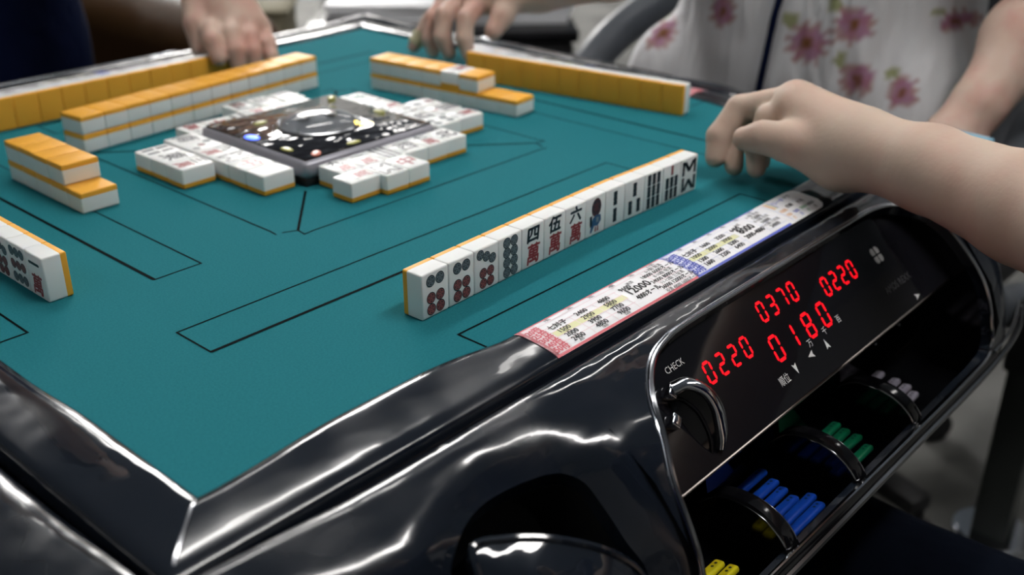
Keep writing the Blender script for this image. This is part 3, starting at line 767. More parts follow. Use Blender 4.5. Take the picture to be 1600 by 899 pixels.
def face(kind):
    mb = MB(); mb.v = list(_bodyv.v); mb.f = list(_bodyv.f); mb.m = list(_bodyv.m); mb.mats = list(_bodyv.mats)
    k, n = kind[:-1], kind[-1]; e = .001
    if k == 'p':
        L = {'1': [(0, 0, 8, 1)], '2': [(0, 8, 5, 0), (0, -8, 5, 1)], '3': [(-6, 9, 3.7, 0), (0, 0, 3.7, 1), (6, -9, 3.7, 0)],
             '4': [(-5, 8, 4, 0), (5, 8, 4, 0), (-5, -8, 4, 0), (5, -8, 4, 0)], '5': [(-6, 9, 3.7, 0), (6, 9, 3.7, 0), (0, 0, 3.7, 1), (-6, -9, 3.7, 0), (6, -9, 3.7, 0)],
             '6': [(-4.1, 9.4, 4, 0), (4.1, 9.4, 4, 0), (-4.1, -2.1, 4, 1), (4.1, -2.1, 4, 1), (-4.1, -9.9, 4, 1), (4.1, -9.9, 4, 1)],
             '7': [(-6.3, 11, 3.6, 0), (-.3, 8.4, 3.6, 0), (5.7, 5.6, 3.6, 0), (-3.6, -2.6, 3.7, 1), (3.6, -2.6, 3.7, 1), (-3.6, -9.9, 3.7, 1), (3.6, -9.9, 3.7, 1)],
             '8': [(sx * 3.8, z, 3.9, 0) for z in (10.8, 3.7, -3.4, -10.5) for sx in (-1, 1)],
             '9': [(x, z, 3.6, int(z == 0)) for z in (9.3, 0, -9.3) for x in (-7, 0, 7)]}[n]
        for x, z, r, red in L: coin(mb, x * e, z * e, r * e, red)
    elif k == 's':
        G = 'ink'
        if n == '1':      # bird: round dark tail fan, blue body, red feet
            disc(mb, .0008, .0062, .0058, 'birdred', 0, 20, .0072); ring(mb, .0008, .0066, .0044, .0052, 'ink', .00003)
            for t in range(7): disc(mb, (.8 + 3.4 * math.cos(t)) * e, (6.6 + 4 * math.sin(t)) * e, .0008, 'ink', .00004, 8)
            poly(mb, [(-.0068, -.0122), (-.0035, -.0015), (.0005, .0005), (.0062, -.0005), (.0068, -.0050), (.0030, -.0085), (-.0015, -.0078), (-.0048, -.0125)], 'inkblue', .00002)
            poly(mb, [(-.0072, .0005), (-.0045, .0010), (-.0040, -.0070), (-.0065, -.0080)], 'ink', .00003)
            poly(mb, [(.0008, -.0015), (.0042, -.0020), (.0036, -.0055), (.0010, -.0058)], 'inkgrey', .00004)
            for x in (-.0002, .0026): poly(mb, [(x, -.0086), (x + .001, -.0086), (x + .0012, -.0126), (x - .0008, -.0126)], 'inkred', .00002)
        elif n == '2': [stick(mb, 0, z * e, 11 * e, 5.2 * e, G) for z in (6.8, -6.6)]
        elif n == '3': stick(mb, 0, 7 * e, 11 * e, 5.2 * e, G); [stick(mb, x * e, -6.6 * e, 11 * e, 5.2 * e, G) for x in (-5, 5)]
        elif n == '4': [stick(mb, x * e, z * e, 11 * e, 5.2 * e, G) for x in (-5, 5) for z in (6.8, -6.6)]
        elif n == '5': [stick(mb, x * e, z * e, 10 * e, 3.8 * e, G) for x in (-6, 6) for z in (7.5, -7.5)]; stick(mb, 0, 0, 10 * e, 3.2 * e, 'inkred')
        elif n == '6': [stick(mb, x * e, z * e, 11 * e, 5.2 * e, G) for x in (-6, 0, 6) for z in (6.8, -6.6)]
        elif n == '7': stick(mb, 0, 10.2 * e, 8 * e, 3.4 * e, 'inkred'); [stick(mb, x * e, z * e, 9 * e, 5.2 * e, G) for x in (-6, 0, 6) for z in (.4, -9.2)]
        elif n == '9': [stick(mb, x * e, z * e, 9.0 * e, 5.2 * e, G) for x in (-6, 0, 6) for z in (9.4, 0, -9.4)]
        elif n == '8':
            for z, s_ in ((6.8, 1), (-6.8, -1)):
                stick(mb, -8 * e, z * e, 12 * e, 3.8 * e, G); stick(mb, 8 * e, z * e, 12 * e, 3.8 * e, G)
                stick(mb, -2.9 * e, (z + s_ * 1) * e, 10 * e, 4.2 * e, G, R(38 * s_)); stick(mb, 2.9 * e, (z + s_ * 1) * e, 10 * e, 4.2 * e, G, R(-38 * s_))
    elif k == 'm':
        glyph(mb, '一二三四伍六七八九'[int(n) - 1], 0, .0083, .0125, 'ink', 1.15, bold=.0005)
        glyph(mb, '萬', .0002, -.0062, .0155, 'inkred', .95, bold=.0004)
    elif k == 'z':
        if n != '5':
            glyph(mb, {'1': '東', '2': '南', '3': '西', '4': '北', '6': '發', '7': '中'}[n], 0, 0, .021, {'6': 'inkgreen', '7': 'inkred'}.get(n, 'ink'), .95, bold=.0006)
    return mb.mesh('tile_face', 40)
_faces = {}
def faceme(kind):
    if kind not in _faces: _faces[kind] = face(kind)
    return _faces[kind]
NAMES = {'p': 'circles', 's': 'bamboo sticks', 'm': 'characters'}
NUM = ['', 'one', 'two', 'three', 'four', 'five', 'six', 'seven', 'eight', 'nine']
ORD = ['first', 'second', 'third', 'fourth', 'fifth', 'sixth', 'seventh', 'eighth', 'ninth', 'tenth', 'eleventh', 'twelfth', 'thirteenth']
def tile(kind, x, y, z, rz, pose, label, group):
    """x, y: centre of the footprint, z: what it stands on; pose 'stand' (face towards local -y), 'up' or 'down'"""
    Rz = Matrix.Rotation(rz, 3, 'Z')
    if pose == 'stand': Rm = Rz; h = TH
    elif pose == 'up': Rm = Rz @ Matrix.Rotation(R(-90), 3, 'X'); h = TD      # face up, glyph top towards +y
    else: Rm = Rz @ Matrix.Rotation(R(90), 3, 'X'); h = TD
    t = link('mahjong_tile', None, None, (x, y, Z0 + z), Rm.to_euler()); t.empty_display_size = .01
    tag(t, label, 'game tile', group)
    off = Rm.inverted() @ Vector((0, 0, h / 2 + .0001))
    link('tile_body', faceme(kind), t, off); link('tile_back', BACKME, t, off)
    return t
def side_xy(k, x, y):
    """coordinates of the front side turned to side k"""
    c = S / 2; dx, dy = x - c, y - c
    for _ in range(k): dx, dy = -dy, dx
    return c + dx, c + dy
# --- the hand in front: thirteen tiles along a slightly bent line
hand = ['p6', 'p6', 'p7', 'p8', 'm4', 'm5', 'm6', 's1', 's2', 's3', 's9', 's7', 's8']
what = ['two dark and four red circles at the end nearest the camera', 'two dark and four red circles, second in the row', 'three slanted dark and four red circles', 'eight dark circles',
        'a black four over a red character', 'a black five over a red character', 'a black six over a red character', 'a round-tailed bird', 'two bamboo sticks one above the other', 'three bamboo sticks, one above two',
        'nine bamboo sticks in three rows', 'one red and six dark bamboo sticks', 'eight bamboo sticks in a zigzag at the far end']
KX = [0.1924, 0.2413, 0.2903, 0.3393, 0.3882, 0.4154, 0.4480, 0.5105]
KY = [0.0505, 0.0524, 0.0543, 0.0560, 0.0573, 0.0573, 0.0560, 0.0553]
for i, k in enumerate(hand):
    x0 = .1924 + i * TW; x1 = x0 + TW; y0 = np.interp(x0, KX, KY); y1 = np.interp(x1, KX, KY); a = math.atan2(y1 - y0, x1 - x0)
    tile(k, (x0 + x1) / 2 - math.sin(a) * TD / 2, (y0 + y1) / 2 + TD / 2, 0, a, 'stand', 'near row tile showing ' + what[i], 'tiles standing in the near hand row')
# --- left player's hand: faces -x ; end tile at y = .245
lk = ['m1', 'p9', 'p7', 'p5', 's6', 'm9']; lw = ['a black one over a red character at the row end', 'nine circles, second from the row end', 'seven circles, third from the row end', 'five circles, fourth from the row end', 'six bamboo sticks, fifth from the row end', 'a nine over a red character, sixth from the row end']
for i, k in enumerate(lk):
    tile(k, .0505 + TD / 2, .2453 + TW * (i + .5) , 0, R(-90), 'stand', 'left edge row tile showing ' + lw[i], 'tiles standing in the left hand row')
# --- back player's hand (orange backs towards us)
rnd = random.Random(3)
allk = ['p%d' % i for i in range(1, 10)] + ['s%d' % i for i in range(1, 10)] + ['m%d' % i for i in range(1, 10)] + ['z%d' % i for i in (1, 2, 3, 4, 5, 6, 7)]
for i in range(13):
    tile(rnd.choice(allk), .4785 - TW * (i + .5), .6335 + TD / 2 - .0012 * (i > 3), 0, R(180), 'stand', 'orange-backed standing tile, %s from right end of far left hand row' % ORD[i], 'tiles standing in the far left hand row')
# --- right player's hand, row slightly turned
for i in range(11):
    a = R(8.3); u = TW * (i + .5); bx, by = .6779, .1819
    x = bx - math.sin(a) * u + math.cos(a) * TD / 2; y = by + math.cos(a) * u + math.sin(a) * TD / 2
    tile(rnd.choice(allk), x, y, 0, R(90) + a, 'stand', 'standing tile with orange back, %s from the near end of the far right hand row' % ORD[i], 'tiles standing in the far right hand row')
# --- left wall: five stacks, the upper one missing at the near end
for i in range(5):
    tile(rnd.choice(allk), .1417 + TH / 2, .374 + TW * (i + .5), 0, R(90), 'down', 'face-down lower tile in the short left wall, %s from the near end' % ORD[i], 'tiles of the short left wall')
for i in range(1, 5):
    tile(rnd.choice(allk), .1417 + TH / 2 + .0004 * (i % 2), .374 + TW * (i + .5), TD + .0002, R(90), 'down', 'orange-topped upper tile in the short left wall, %s from the near end' % ORD[i - 1], 'tiles of the short left wall')
# --- long wall at the back left: eleven stacks, slightly turned
a = R(6.2)
for i in range(12):
    for l in (0, 1):
        u = .0242 * (i + .5); x = .2170 + math.cos(a) * u - math.sin(a) * TH / 2; y = .5105 + math.sin(a) * u + math.cos(a) * TH / 2
        tile(rnd.choice(allk), x, y, l * (TD + .0002), a, 'down', 'face-down %s tile of the long back wall, %s stack from the left' % (('lower', 'upper')[l], ORD[i]), 'tiles of the long back wall')
# --- wall on the right with the turned-up tile
a = R(6.8)
for i in range(8):
    for l in (0, 1):
        if l and i < 2: continue
        u = .0243 * (i + .5); x = .5631 - math.sin(a) * u + math.cos(a) * TH / 2; y = .3015 + math.cos(a) * u + math.sin(a) * TH / 2
        up_ = (l and i == 3)
        tile('m2' if up_ else rnd.choice(allk), x, y, l * (TD + .0002), a + R(90), 'up' if up_ else 'down',
             'only white face-up tile on top of the short right wall' if up_ else 'face-down %s tile of the right wall, %s stack from the near end' % (('lower', 'upper')[l], ORD[i]), 'tiles of the right wall' if not up_ else None)
# --- discards
def discard(rowname, k, kinds, x0, y0, gap=0, sideways=None, rot=0):
    x = x0
    for i, kd in enumerate(kinds):
        w_ = TH if sideways == i else TW; h_ = TW if sideways == i else TH
        px, py = x + w_ / 2, y0 - h_ / 2 + rnd.uniform(-.0004, .0004)
        X, Y = side_xy(k, px, py); x += w_ + gap
        what_ = {'p': 'circles', 's': 'bamboo sticks', 'm': 'a character', 'z': 'one large sign'}[kd[0]] if kd != 'z5' else 'a blank white face'
        sd = 'sideways ' if sideways == i else ''
        tile(kd, X, Y, 0, R(90 * k) + (R(90) if sideways == i else 0) + R(rnd.uniform(-.6, .6)), 'up', 'face-up %stile with %s, %s from player left, %s' % (sd, what_, ORD[i], rowname), 'discards in the ' + rowname)
discard('inner front discard line', 0, ['m9', 'm1', 's9', 'z3', 'm7', 'z4'], .3061, .2930, -.0002)
discard('outer front discard line', 0, ['m8', 's8', 'z7'], .2957, .2622, 0, 0)
# left side (k=3): front (x, y) -> (y, S - x)
discard('inner left discard line', 3, ['z2', 'p3', 'm9', 's8', 'z7', 'z5'], S - .4477, .2893, 0)
discard('outer left discard line', 3, ['s4', 'z1', 'm3'], S - .4375, .2552, .0003)
discard('inner right discard line', 1, ['p4', 'z3', 's4', 'm9', 's2', 'z6'], .298, S - .4497, 0)
discard('outer right discard line', 1, ['m2', 's7', 'p2'], .299, S - .4812, .0035)
discard('inner back discard line', 2, ['z4', 'p1', 'm9', 's3', 'z7', 'm6'], S - .4305, S - .4410, 0)
discard('outer back discard line', 2, ['s6', 'z2', 'p7'], S - .4345, S - .4728, .0030)

# ================================================================== score sticks in the tray
def scorestick(col, x1, y, z, n, tilt=0, yaw=0):
    t = empty('score_stick', (x1 - .031, y, Z0 + z), yaw, '%s plastic score stick in the tray, %s' % (col, n), 'score stick', '%s score sticks in the tray' % col)
    mb = MB(); mb.add_bm(box_bm(.062, .0078, .0048, .0021, 3, loc=(0, 0, .0024)), 'st_' + col)
    o = mb.obj('stick_body', t, smooth=40); t.rotation_euler = (R(-14), R(tilt), yaw)
    m = MB()
    for k in range(2): m.add([( .022 + k * .004 + .0011 * math.cos(q), .0011 * math.sin(q), .00492) for q in np.linspace(0, 6.283, 8, endpoint=False)], [tuple(range(8))], 'ink')
    m.obj('pip', t, smooth=None)
def pile(col, ends):
    for i, (x, y, z) in enumerate(ends):
        scorestick(col, x, y, z, ('%s from the table side' % ORD[i]), -1.5, R(random.uniform(-1.5, 1.5)))
pile('blue', [(.366, -.1035, -.1330), (.3635, -.1140, -.1350), (.3610, -.1230, -.1362), (.3580, -.1320, -.1366), (.3670, -.1408, -.1358), (.3600, -.1500, -.1340)])
pile('green', [(.4580, -.1130, -.1345), (.4565, -.1220, -.1358), (.4560, -.1310, -.1362), (.4470, -.1440, -.1352)])
pile('white', [(.5500, -.1060, -.1330), (.5510, -.1190, -.1350), (.5500, -.1290, -.1362), (.5420, -.1390, -.1355)])
pile('yellow', [(.2670, -.1300, -.1360), (.2690, -.1390, -.1358)])
# ================================================================== people
def offs(V): return [(a[0], a[1], a[2] + Z0) for a in V]
def body_obj(name, parent, sets, m, smooth=180):
    mb = MB()
    for V, F_ in sets: mb.add(V, F_, m)
    return mb.obj(name, parent, (0, 0, Z0), smooth=smooth)
def chain(pts, rs, k=.004): return [(pts[i], pts[i + 1], rs[i], rs[i + 1], k) for i in range(len(pts) - 1)]
def head_parts(c, f, s=1.0):
    """c: centre of the skull, f: unit facing direction in plan"""
    c = np.array(c); f = np.array([f[0], f[1], 0.]); r_ = np.array([f[1], -f[0], 0.])
    zz = np.array([0, 0, 1.])
    P = [dict(c=c + zz * .02, r=(.078, .078, .095), k=.02), (c - zz * .02 + f * .02, c - zz * .085 + f * .055, .06, .028, .03),
         (c + f * .085 + zz * .005, c + f * .103 - zz * .030, .009, .013, .012), (c + f * .082 - zz * .062, c + f * .090 - zz * .064, .016, .012, .008),
         (c + f * .0 - zz * .06, c - f * .01 - zz * .17, .052, .055, .03)]
    for s_ in (-1, 1): P.append(dict(c=c + r_ * s_ * .079 - f * .005, r=(.014, .014, .028), k=.008))
    return P
def eyes(c, f, parent):
    c = np.array(c); f3 = np.array([f[0], f[1], 0.]); r_ = np.array([f[1], -f[0], 0.])
    mb = MB()
    for s_ in (-1, 1):
        bm = bmesh.new(); bmesh.ops.create_uvsphere(bm, u_segments=12, v_segments=8, radius=.011); mb.add_bm(bm, 'dice', Matrix.Translation(c + f3 * .068 + r_ * s_ * .032 + np.array([0, 0, .008])))
        bm = bmesh.new(); bmesh.ops.create_uvsphere(bm, u_segments=12, v_segments=8, radius=.005); mb.add_bm(bm, 'ink', Matrix.Translation(c + f3 * .0765 + r_ * s_ * .032 + np.array([0, 0, .008])))
    mb.obj('eyes', parent, (0, 0, Z0))
def hair(c, f, parent):
    c = np.array(c); f3 = np.array([f[0], f[1], 0.])
    V, F_ = surf([dict(c=c - f3 * .018 + np.array([0, 0, .045]), r=(.088, .088, .088), k=.02), dict(c=c - f3 * .03 + np.array([0, 0, -.0]), r=(.082, .082, .085), k=.03)], .008)
    body_obj('hair', parent, [(V, F_)], 'hair')

# ---- near player: right forearm and hand resting on the table
pa = empty('person', (.40, -.52, 0), 0, 'near player in navy clothes, bare right forearm and curled hand resting on the table edge', 'person')
pa.location = (0, 0, 0)
fine = [((.5590, -.046, .0465), (.5560, -.062, .0475), .029, .029, .01), ((.5560, -.062, .0475), (.5385, -.118, .050), .029, .0305, .01), ((.5385, -.118, .050), (.5060, -.196, .049), .0305, .0360, .01), ((.5060, -.196, .049), (.4620, -.270, .050), .0360, .0390, .01),
        # palm: fan of metacarpals
        ((.5590, -.046, .0465), (.5640, .0060, .0660), .025, .0155, .016), ((.5600, -.046, .0475), (.5790, .0120, .0690), .025, .0155, .016),
        ((.5630, -.046, .0440), (.5960, .0110, .0610), .024, .0150, .016), ((.5660, -.044, .0400), (.6110, .0050, .0510), .022, .0140, .016),
        ((.5560, -.040, .0380), (.5400, -.006, .0440), .021, .0150, .014), ((.5700, -.040, .0300), (.5960, -.004, .0360), .019, .015, .014)]
fing = []
fing += chain([(.5640, .0060, .0660), (.5580, .0240, .0560), (.5480, .0260, .0330), (.5445, .0225, .0165)], [.0120, .0105, .0095, .0080], .003)      # index, folded under
fing += chain([(.5790, .0120, .0690), (.5660, .0550, .0560), (.5482, .0620, .0345), (.5405, .0590, .0185)], [.0128, .0112, .0103, .0085], .003)      # middle
fing += chain([(.5960, .0110, .0610), (.5860, .0530, .0460), (.5640, .0560, .0260), (.5500, .0460, .0110)], [.0120, .0102, .0092, .0078], .003)
fing += chain([(.6110, .0050, .0510), (.6060, .0400, .0380), (.5900, .0430, .0200), (.5790, .0360, .0100)], [.0105, .0090, .0082, .0070], .003)
fing += chain([(.5470, -.0260, .0440), (.5330, -.0040, .0485), (.5285, .0110, .0490), (.5270, .0260, .0450)], [.0180, .0135, .0122, .0098], .006)     # thumb
V1, F1 = surf(fine + fing, .0021, .008)
sh = (.53, -.50, .30)
coarse = [((.4640, -.266, .0475), (.425, -.330, .054), .038, .041, .01), ((.425, -.330, .054), sh, .041, .050, .02),
          ((.36, -.56, .36), (.44, -.56, .36), .06, .06, .05), ((.20, -.54, .30), (.16, -.50, .02), .05, .043, .02), ((.16, -.50, .02), (.245, -.285, -.135), .042, .030, .02),
          ((.36, -.60, -.10), (.36, -.57, .30), .13, .13, .06), ((.24, -.57, .30), (.50, -.57, .30), .065, .065, .05)]
coarse += head_parts((.37, -.55, .56), (0, 1))
V2, F2 = surf(coarse, .008, .02)
lh = [((.24, -.285, -.135), (.280, -.240, -.158), .026, .018, .012), ((.245, -.280, -.135), (.292, -.215, -.163), .024, .012, .012)]
for j in range(4):
    a0 = np.array([.280 + .007 * j, -.245 + .013 * j, -.160]); d0 = np.array([.8, .35 , -.18]); d0 /= np.linalg.norm(d0)
    L_ = (.030, .036, .034, .026)[j]
    lh += chain([tuple(a0 - d0 * .02), tuple(a0 + d0 * .012), tuple(a0 + d0 * L_ + np.array([0, 0, -.006])), tuple(a0 + d0 * (L_ + .018) + np.array([0, 0, -.016]))], [.010, .0095, .0088, .0078], .003)
lh += chain([(.255, -.240, -.140), (.283, -.200, -.150), (.303, -.188, -.158)], [.013, .011, .009], .004)
V3, F3 = surf(lh, .003, .006)
body_obj('body', pa, [(V1, F1), (V2, F2), (V3, F3)], 'skin')
eyes((.37, -.55, .56), (0, 1), pa); hair((.37, -.55, .56), (0, 1), pa)
V, F_ = surf([((.36, -.60, -.16), (.36, -.57, .26), .165, .15, .05), ((.24, -.57, .30), (.50, -.57, .30), .085, .085, .05), ((.50, -.52, .31), (.475, -.43, .20), .075, .072, .03), ((.22, -.53, .31), (.19, -.44, .19), .075, .072, .03)], .009, .03)
o = body_obj('shirt', pa, [(V, F_)], 'navy')
V, F_ = surf([((.36, -.62, -.22), (.37, -.60, -.18), .16, .15, .05), ((.44, -.56, -.275), (.475, -.12, -.285), .098, .072, .04), ((.475, -.12, -.285), (.47, -.09, -.60), .068, .052, .02), ((.28, -.56, -.275), (.22, -.12, -.285), .098, .072, .04), ((.22, -.12, -.285), (.21, -.09, -.60), .068, .052, .02)], .009, .03)
body_obj('trousers', pa, [(V, F_)], 'trouser')
V, F_ = surf([((.47, -.12, -.672), (.47, .02, -.69), .042, .028, .03), ((.21, -.12, -.672), (.21, .02, -.69), .042, .028, .03), ((.47, -.10, -.60), (.47, -.10, -.67), .035, .04, .02), ((.21, -.10, -.60), (.21, -.10, -.67), .035, .04, .02)], .006, .02)
body_obj('shoes', pa, [(V, F_)], 'dull')

# ---- right player in the floral shirt
pb = empty('person', (0, 0, 0), 0, 'far right player in white shirt with pink flowers, reaching to the wall of tiles', 'person')
hb = [((.8250, .3850, .108), (.752, .432, .091), .037, .029, .01), ((1.00, .37, .165), (.8250, .3850, .108), .044, .037, .01),
      ((.752, .432, .091), (.694, .478, .0735), .024, .0145, .015), ((.752, .438, .091), (.693, .502, .0750), .024, .0145, .015), ((.753, .444, .090), (.697, .524, .0720), .023, .014, .015), ((.755, .450, .088), (.706, .544, .0640), .021, .0125, .015),
      ((.745, .430, .088), (.715, .447, .078), .02, .0145, .012)]
hb += chain([(.694, .478, .0735), (.668, .4725, .0600), (.6590, .4665, .0390), (.6600, .4620, .0235)], [.0125, .0108, .0098, .0085], .003)
hb += chain([(.693, .502, .0750), (.661, .5000, .0610), (.6520, .4950, .0380), (.6560, .4890, .0210)], [.0128, .0110, .0100, .0086], .003)
hb += chain([(.697, .524, .0720), (.670, .5290, .0520), (.6600, .5250, .0300), (.6600, .5190, .0170)], [.0120, .0102, .0094, .0080], .003)
hb += chain([(.706, .544, .0640), (.684, .5520, .0420), (.6700, .5560, .0230), (.6640, .5570, .0150)], [.0105, .0090, .0082, .0072], .003)
hb += chain([(.715, .447, .078), (.7000, .4450, .0620), (.6850, .4450, .0470)], [.0150, .0130, .0105], .005)
V1, F1 = surf(hb, .0028, .008)
co_ = [((.995, .37, .165), (1.06, .44, .30), .044, .05, .02), ((1.10, .10, .36), (1.07, -.055, .115), .05, .043, .02), ((1.07, -.055, .115), (1.0093, -.028, .0564), .043, .042, .02), ((1.0093, -.034, .0564), (.934, -.020, -.004), .041, .028, .02), ((.934, -.020, -.004), (.904, -.008, -.040), .028, .027, .01), ((.904, -.008, -.040), (.930, .025, -.100), .027, .022, .02),
       ((1.13, .25, 0), (1.12, .25, .34), .12, .12, .06), ((1.12, .12, .36), (1.12, .38, .36), .06, .06, .05)]
co_ += head_parts((1.06, .25, .62), (-1, 0))
V2, F2 = surf(co_, .008, .02)
lhb = []
for j in range(4): lhb += chain([(.930 + .004 * j, .045 + .013 * j, -.135), (.935 + .004 * j, .062 + .013 * j, -.165), (.945 + .004 * j, .070 + .013 * j, -.190)], [.011, .010, .0085], .003)
body_obj('body', pb, [(V1, F1), (V2, F2), surf(lhb + [((.930, .040, -.100), (.934, .055, -.140), .020, .014, .01), ((.930, .045, -.100), (.940, .085, -.138), .018, .012, .01)] + chain([(.920, .035, -.110), (.905, .040, -.140), (.900, .050, -.160)], [.013, .011, .009], .004), .003, .008)], 'skin2')
eyes((1.06, .25, .62), (-1, 0), pb); hair((1.06, .25, .62), (-1, 0), pb)
V, F_ = surf([dict(c=(1.11, .250, -.02), r=(.150, .203, .30), k=.05), dict(c=(1.11, .25, .20), r=(.145, .205, .24), k=.05), ((1.10, .08, .35), (1.095, .42, .35), .085, .085, .06), ((1.10, .06, .34), (1.060, -.045, .145), .085, .075, .03), ((1.09, .43, .34), (1.05, .42, .235), .08, .072, .03),
              dict(c=(1.02, .430, -.09), r=(.07, .05, .10), k=.04), dict(c=(1.04, .08, -.09), r=(.06, .05, .11), k=.04)], .0065, .03)
mb = MB(); mb.add(V, F_, 'navy'); so = mb.obj('shirt', pb, (0, 0, Z0), smooth=180)
me = so.data
# flower print as a colour attribute on the cloth
ca = me.color_attributes.new('print', 'FLOAT_COLOR', 'POINT')
FL = [(.319, .046, .020, 0), (.196, .024, .024, .4), (.150, .050, .021, .9), (.138, -.012, .019, .2), (.085, -.020, .017, .6), (.40, .10, .020, .3), (.27, .13, .022, .1), (.20, .20, .021, .5), (.33, .24, .02, .7), (.11, .13, .02, .2), (.022, .085, .020, .8), (.42, .0, .018, .5), (.25, .30, .02, .1), (.063, .055, .012, .3)]
cols = np.ones((len(V), 4)); base = np.array([.72, .73, .75]); cols[:, :3] = base
rs = np.random.RandomState(2)
for (fy, fz, r_, a0) in FL:
    # positions read on a plane through the front of the chest
    dy = V[:, 1] - fy; dz = V[:, 2] - fz; d = np.hypot(dy, dz); an = np.arctan2(dz, dy) + a0
    r_ *= 1.2; rr = r_ * (.84 + .16 * np.cos(an * 11)); ok = (d < rr) & (V[:, 0] < 1.12)
    mixc = np.array([.40, .17, .24]) * (1 + .0 * d[:, None]) + np.array([.02, .06, .10]) * (np.sin(an * 3)[:, None] * .5 + .5)
    edge = (d > rr * .75) & ok
    cols[ok, :3] = mixc[ok]; cols[edge, :3] = cols[edge, :3] * .6 + np.array([.5, .42, .28]) * .4
    cen = (d < r_ * .26) & (V[:, 0] < 1.12); cols[cen, :3] = (.22, .09, .03)
    lf = (np.hypot(dy - r_ * .9, dz - r_ * .9) < r_ * .35) & (V[:, 0] < 1.12); cols[lf, :3] = (.36, .38, .20)
ca.data.foreach_set('color', cols.ravel())
fm = mat('floral_cloth', (.5, .5, .5), .85, bump=[(8, .9, .06, (1, 1.6, .4)), (300, .2, .001, (1, 1, 1))])
nt = fm.node_tree; at_ = nt.nodes.new('ShaderNodeAttribute'); at_.attribute_name = 'print'; nt.links.new(at_.outputs['Color'], nt.nodes['Principled BSDF'].inputs['Base Color'])
me.materials.clear(); me.materials.append(fm)
# dark cord hanging down the shirt
c = MB(); tube(c, smooth_path([(.968, .262, .20), (.958, .235, .10), (.950, .236, .05), (.950, .243, -.01), (.952, .250, -.06)], 6), .0045, 'navy', 8); c.obj('neck_cord', pb, (0, 0, Z0))
V, F_ = surf([((1.16, .25, -.24), (1.14, .25, -.20), .15, .14, .05), ((1.10, .33, -.28), (.86, .40, -.30), .09, .07, .04), ((.86, .40, -.30), (.87, .40, -.66), .068, .045, .02), ((1.10, .17, -.28), (.86, .12, -.30), .09, .07, .04), ((.86, .12, -.30), (.87, .12, -.66), .068, .045, .02)], .01, .03)
body_obj('trousers', pb, [(V, F_)], 'dull')
# pale band round the little finger
c = MB(); tube(c, [(.6750, .5535, .0295), (.6655, .5565, .0180)], [.0102, .0094], 'bandage', 14); c.obj('finger_bandage', pb, (0, 0, Z0))
V, F_ = surf([((.89, .12, -.675), (.78, .12, -.69), .04, .028, .03), ((.89, .40, -.675), (.78, .40, -.69), .04, .028, .03)], .006, .02); body_obj('shoes', pb, [(V, F_)], 'dull')

# ---- far left player in navy
pc = empty('person', (0, 0, 0), 0, 'far left player in navy shirt, hand closing on the end of an orange tile row', 'person')
hc = [((.4450, .810, .1450), (.4850, .700, .112), .044, .033, .01), ((.41, .95, .18), (.4450, .810, .1450), .048, .044, .01),
      ((.4850, .700, .112), (.4640, .662, .0610), .025, .0150, .015), ((.4860, .700, .112), (.4760, .650, .0620), .025, .0150, .015), ((.4870, .700, .110), (.4920, .644, .0580), .024, .0145, .015), ((.4900, .702, .108), (.5060, .640, .0490), .022, .013, .015)]
hc += chain([(.4640, .662, .0610), (.4480, .650, .0540), (.4400, .637, .0470), (.4380, .6260, .0300)], [.0130, .0112, .0104, .0090], .003)
hc += chain([(.4760, .650, .0620), (.4620, .6330, .0520), (.4560, .6200, .0360), (.4550, .6170, .0220)], [.0132, .0114, .0104, .0088], .003)
hc += chain([(.4920, .644, .0580), (.4800, .6240, .0460), (.4735, .6120, .0330), (.4720, .6090, .0210)], [.0125, .0106, .0098, .0082], .003)
hc += chain([(.5060, .640, .0490), (.4990, .6190, .0360), (.4945, .6100, .0250), (.4930, .6070, .0170)], [.0110, .0094, .0086, .0076], .003)
hc += chain([(.4600, .690, .0850), (.4440, .6720, .0600), (.4400, .6640, .0350)], [.0180, .0135, .0108], .006)
V1, F1 = surf(hc, .0028, .008)
co_ = [((.41, .95, .18), (.43, 1.02, .32), .046, .052, .02), ((.10, 1.06, .34), (.12, .95, .12), .05, .042, .02), ((.12, .95, .12), (.08, .82, .05), .042, .03, .02), ((.28, 1.09, 0), (.28, 1.08, .34), .12, .12, .06), ((.16, 1.08, .36), (.40, 1.08, .36), .06, .06, .05)]
co_ += head_parts((.28, 1.0, .62), (0, -1))
V2, F2 = surf(co_, .008, .02)
lhb = [((.08, .82, .05), (.085, .775, .022), .026, .018, .01)]
for j in range(4): lhb += chain([(.070 + .012 * j, .785, .020), (.072 + .012 * j, .755, .017), (.074 + .012 * j, .735, .016)], [.011, .0095, .008], .003)
body_obj('body', pc, [(V1, F1), (V2, F2), surf(lhb, .003, .006)], 'skin2')
eyes((.28, 1.0, .62), (0, -1), pc); hair((.28, 1.0, .62), (0, -1), pc)
V, F_ = surf([dict(c=(.305, 1.10, -.03), r=(.215, .150, .30), k=.05), dict(c=(.295, 1.09, .20), r=(.215, .145, .24), k=.05), ((.12, 1.08, .35), (.43, 1.08, .35), .085, .085, .06), ((.43, 1.07, .34), (.43, .985, .24), .08, .072, .03), ((.12, 1.07, .34), (.11, .99, .18), .08, .072, .03)], .009, .03)
body_obj('shirt', pc, [(V, F_)], 'navy')
V, F_ = surf([((.28, 1.16, -.24), (.28, 1.14, -.20), .15, .14, .05), ((.20, 1.10, -.28), (.20, .86, -.30), .09, .07, .04), ((.20, .86, -.30), (.20, .87, -.66), .068, .045, .02), ((.37, 1.10, -.28), (.42, .86, -.30), .09, .07, .04), ((.42, .86, -.30), (.42, .87, -.66), .068, .045, .02)], .01, .03)
body_obj('trousers', pc, [(V, F_)], 'dull')
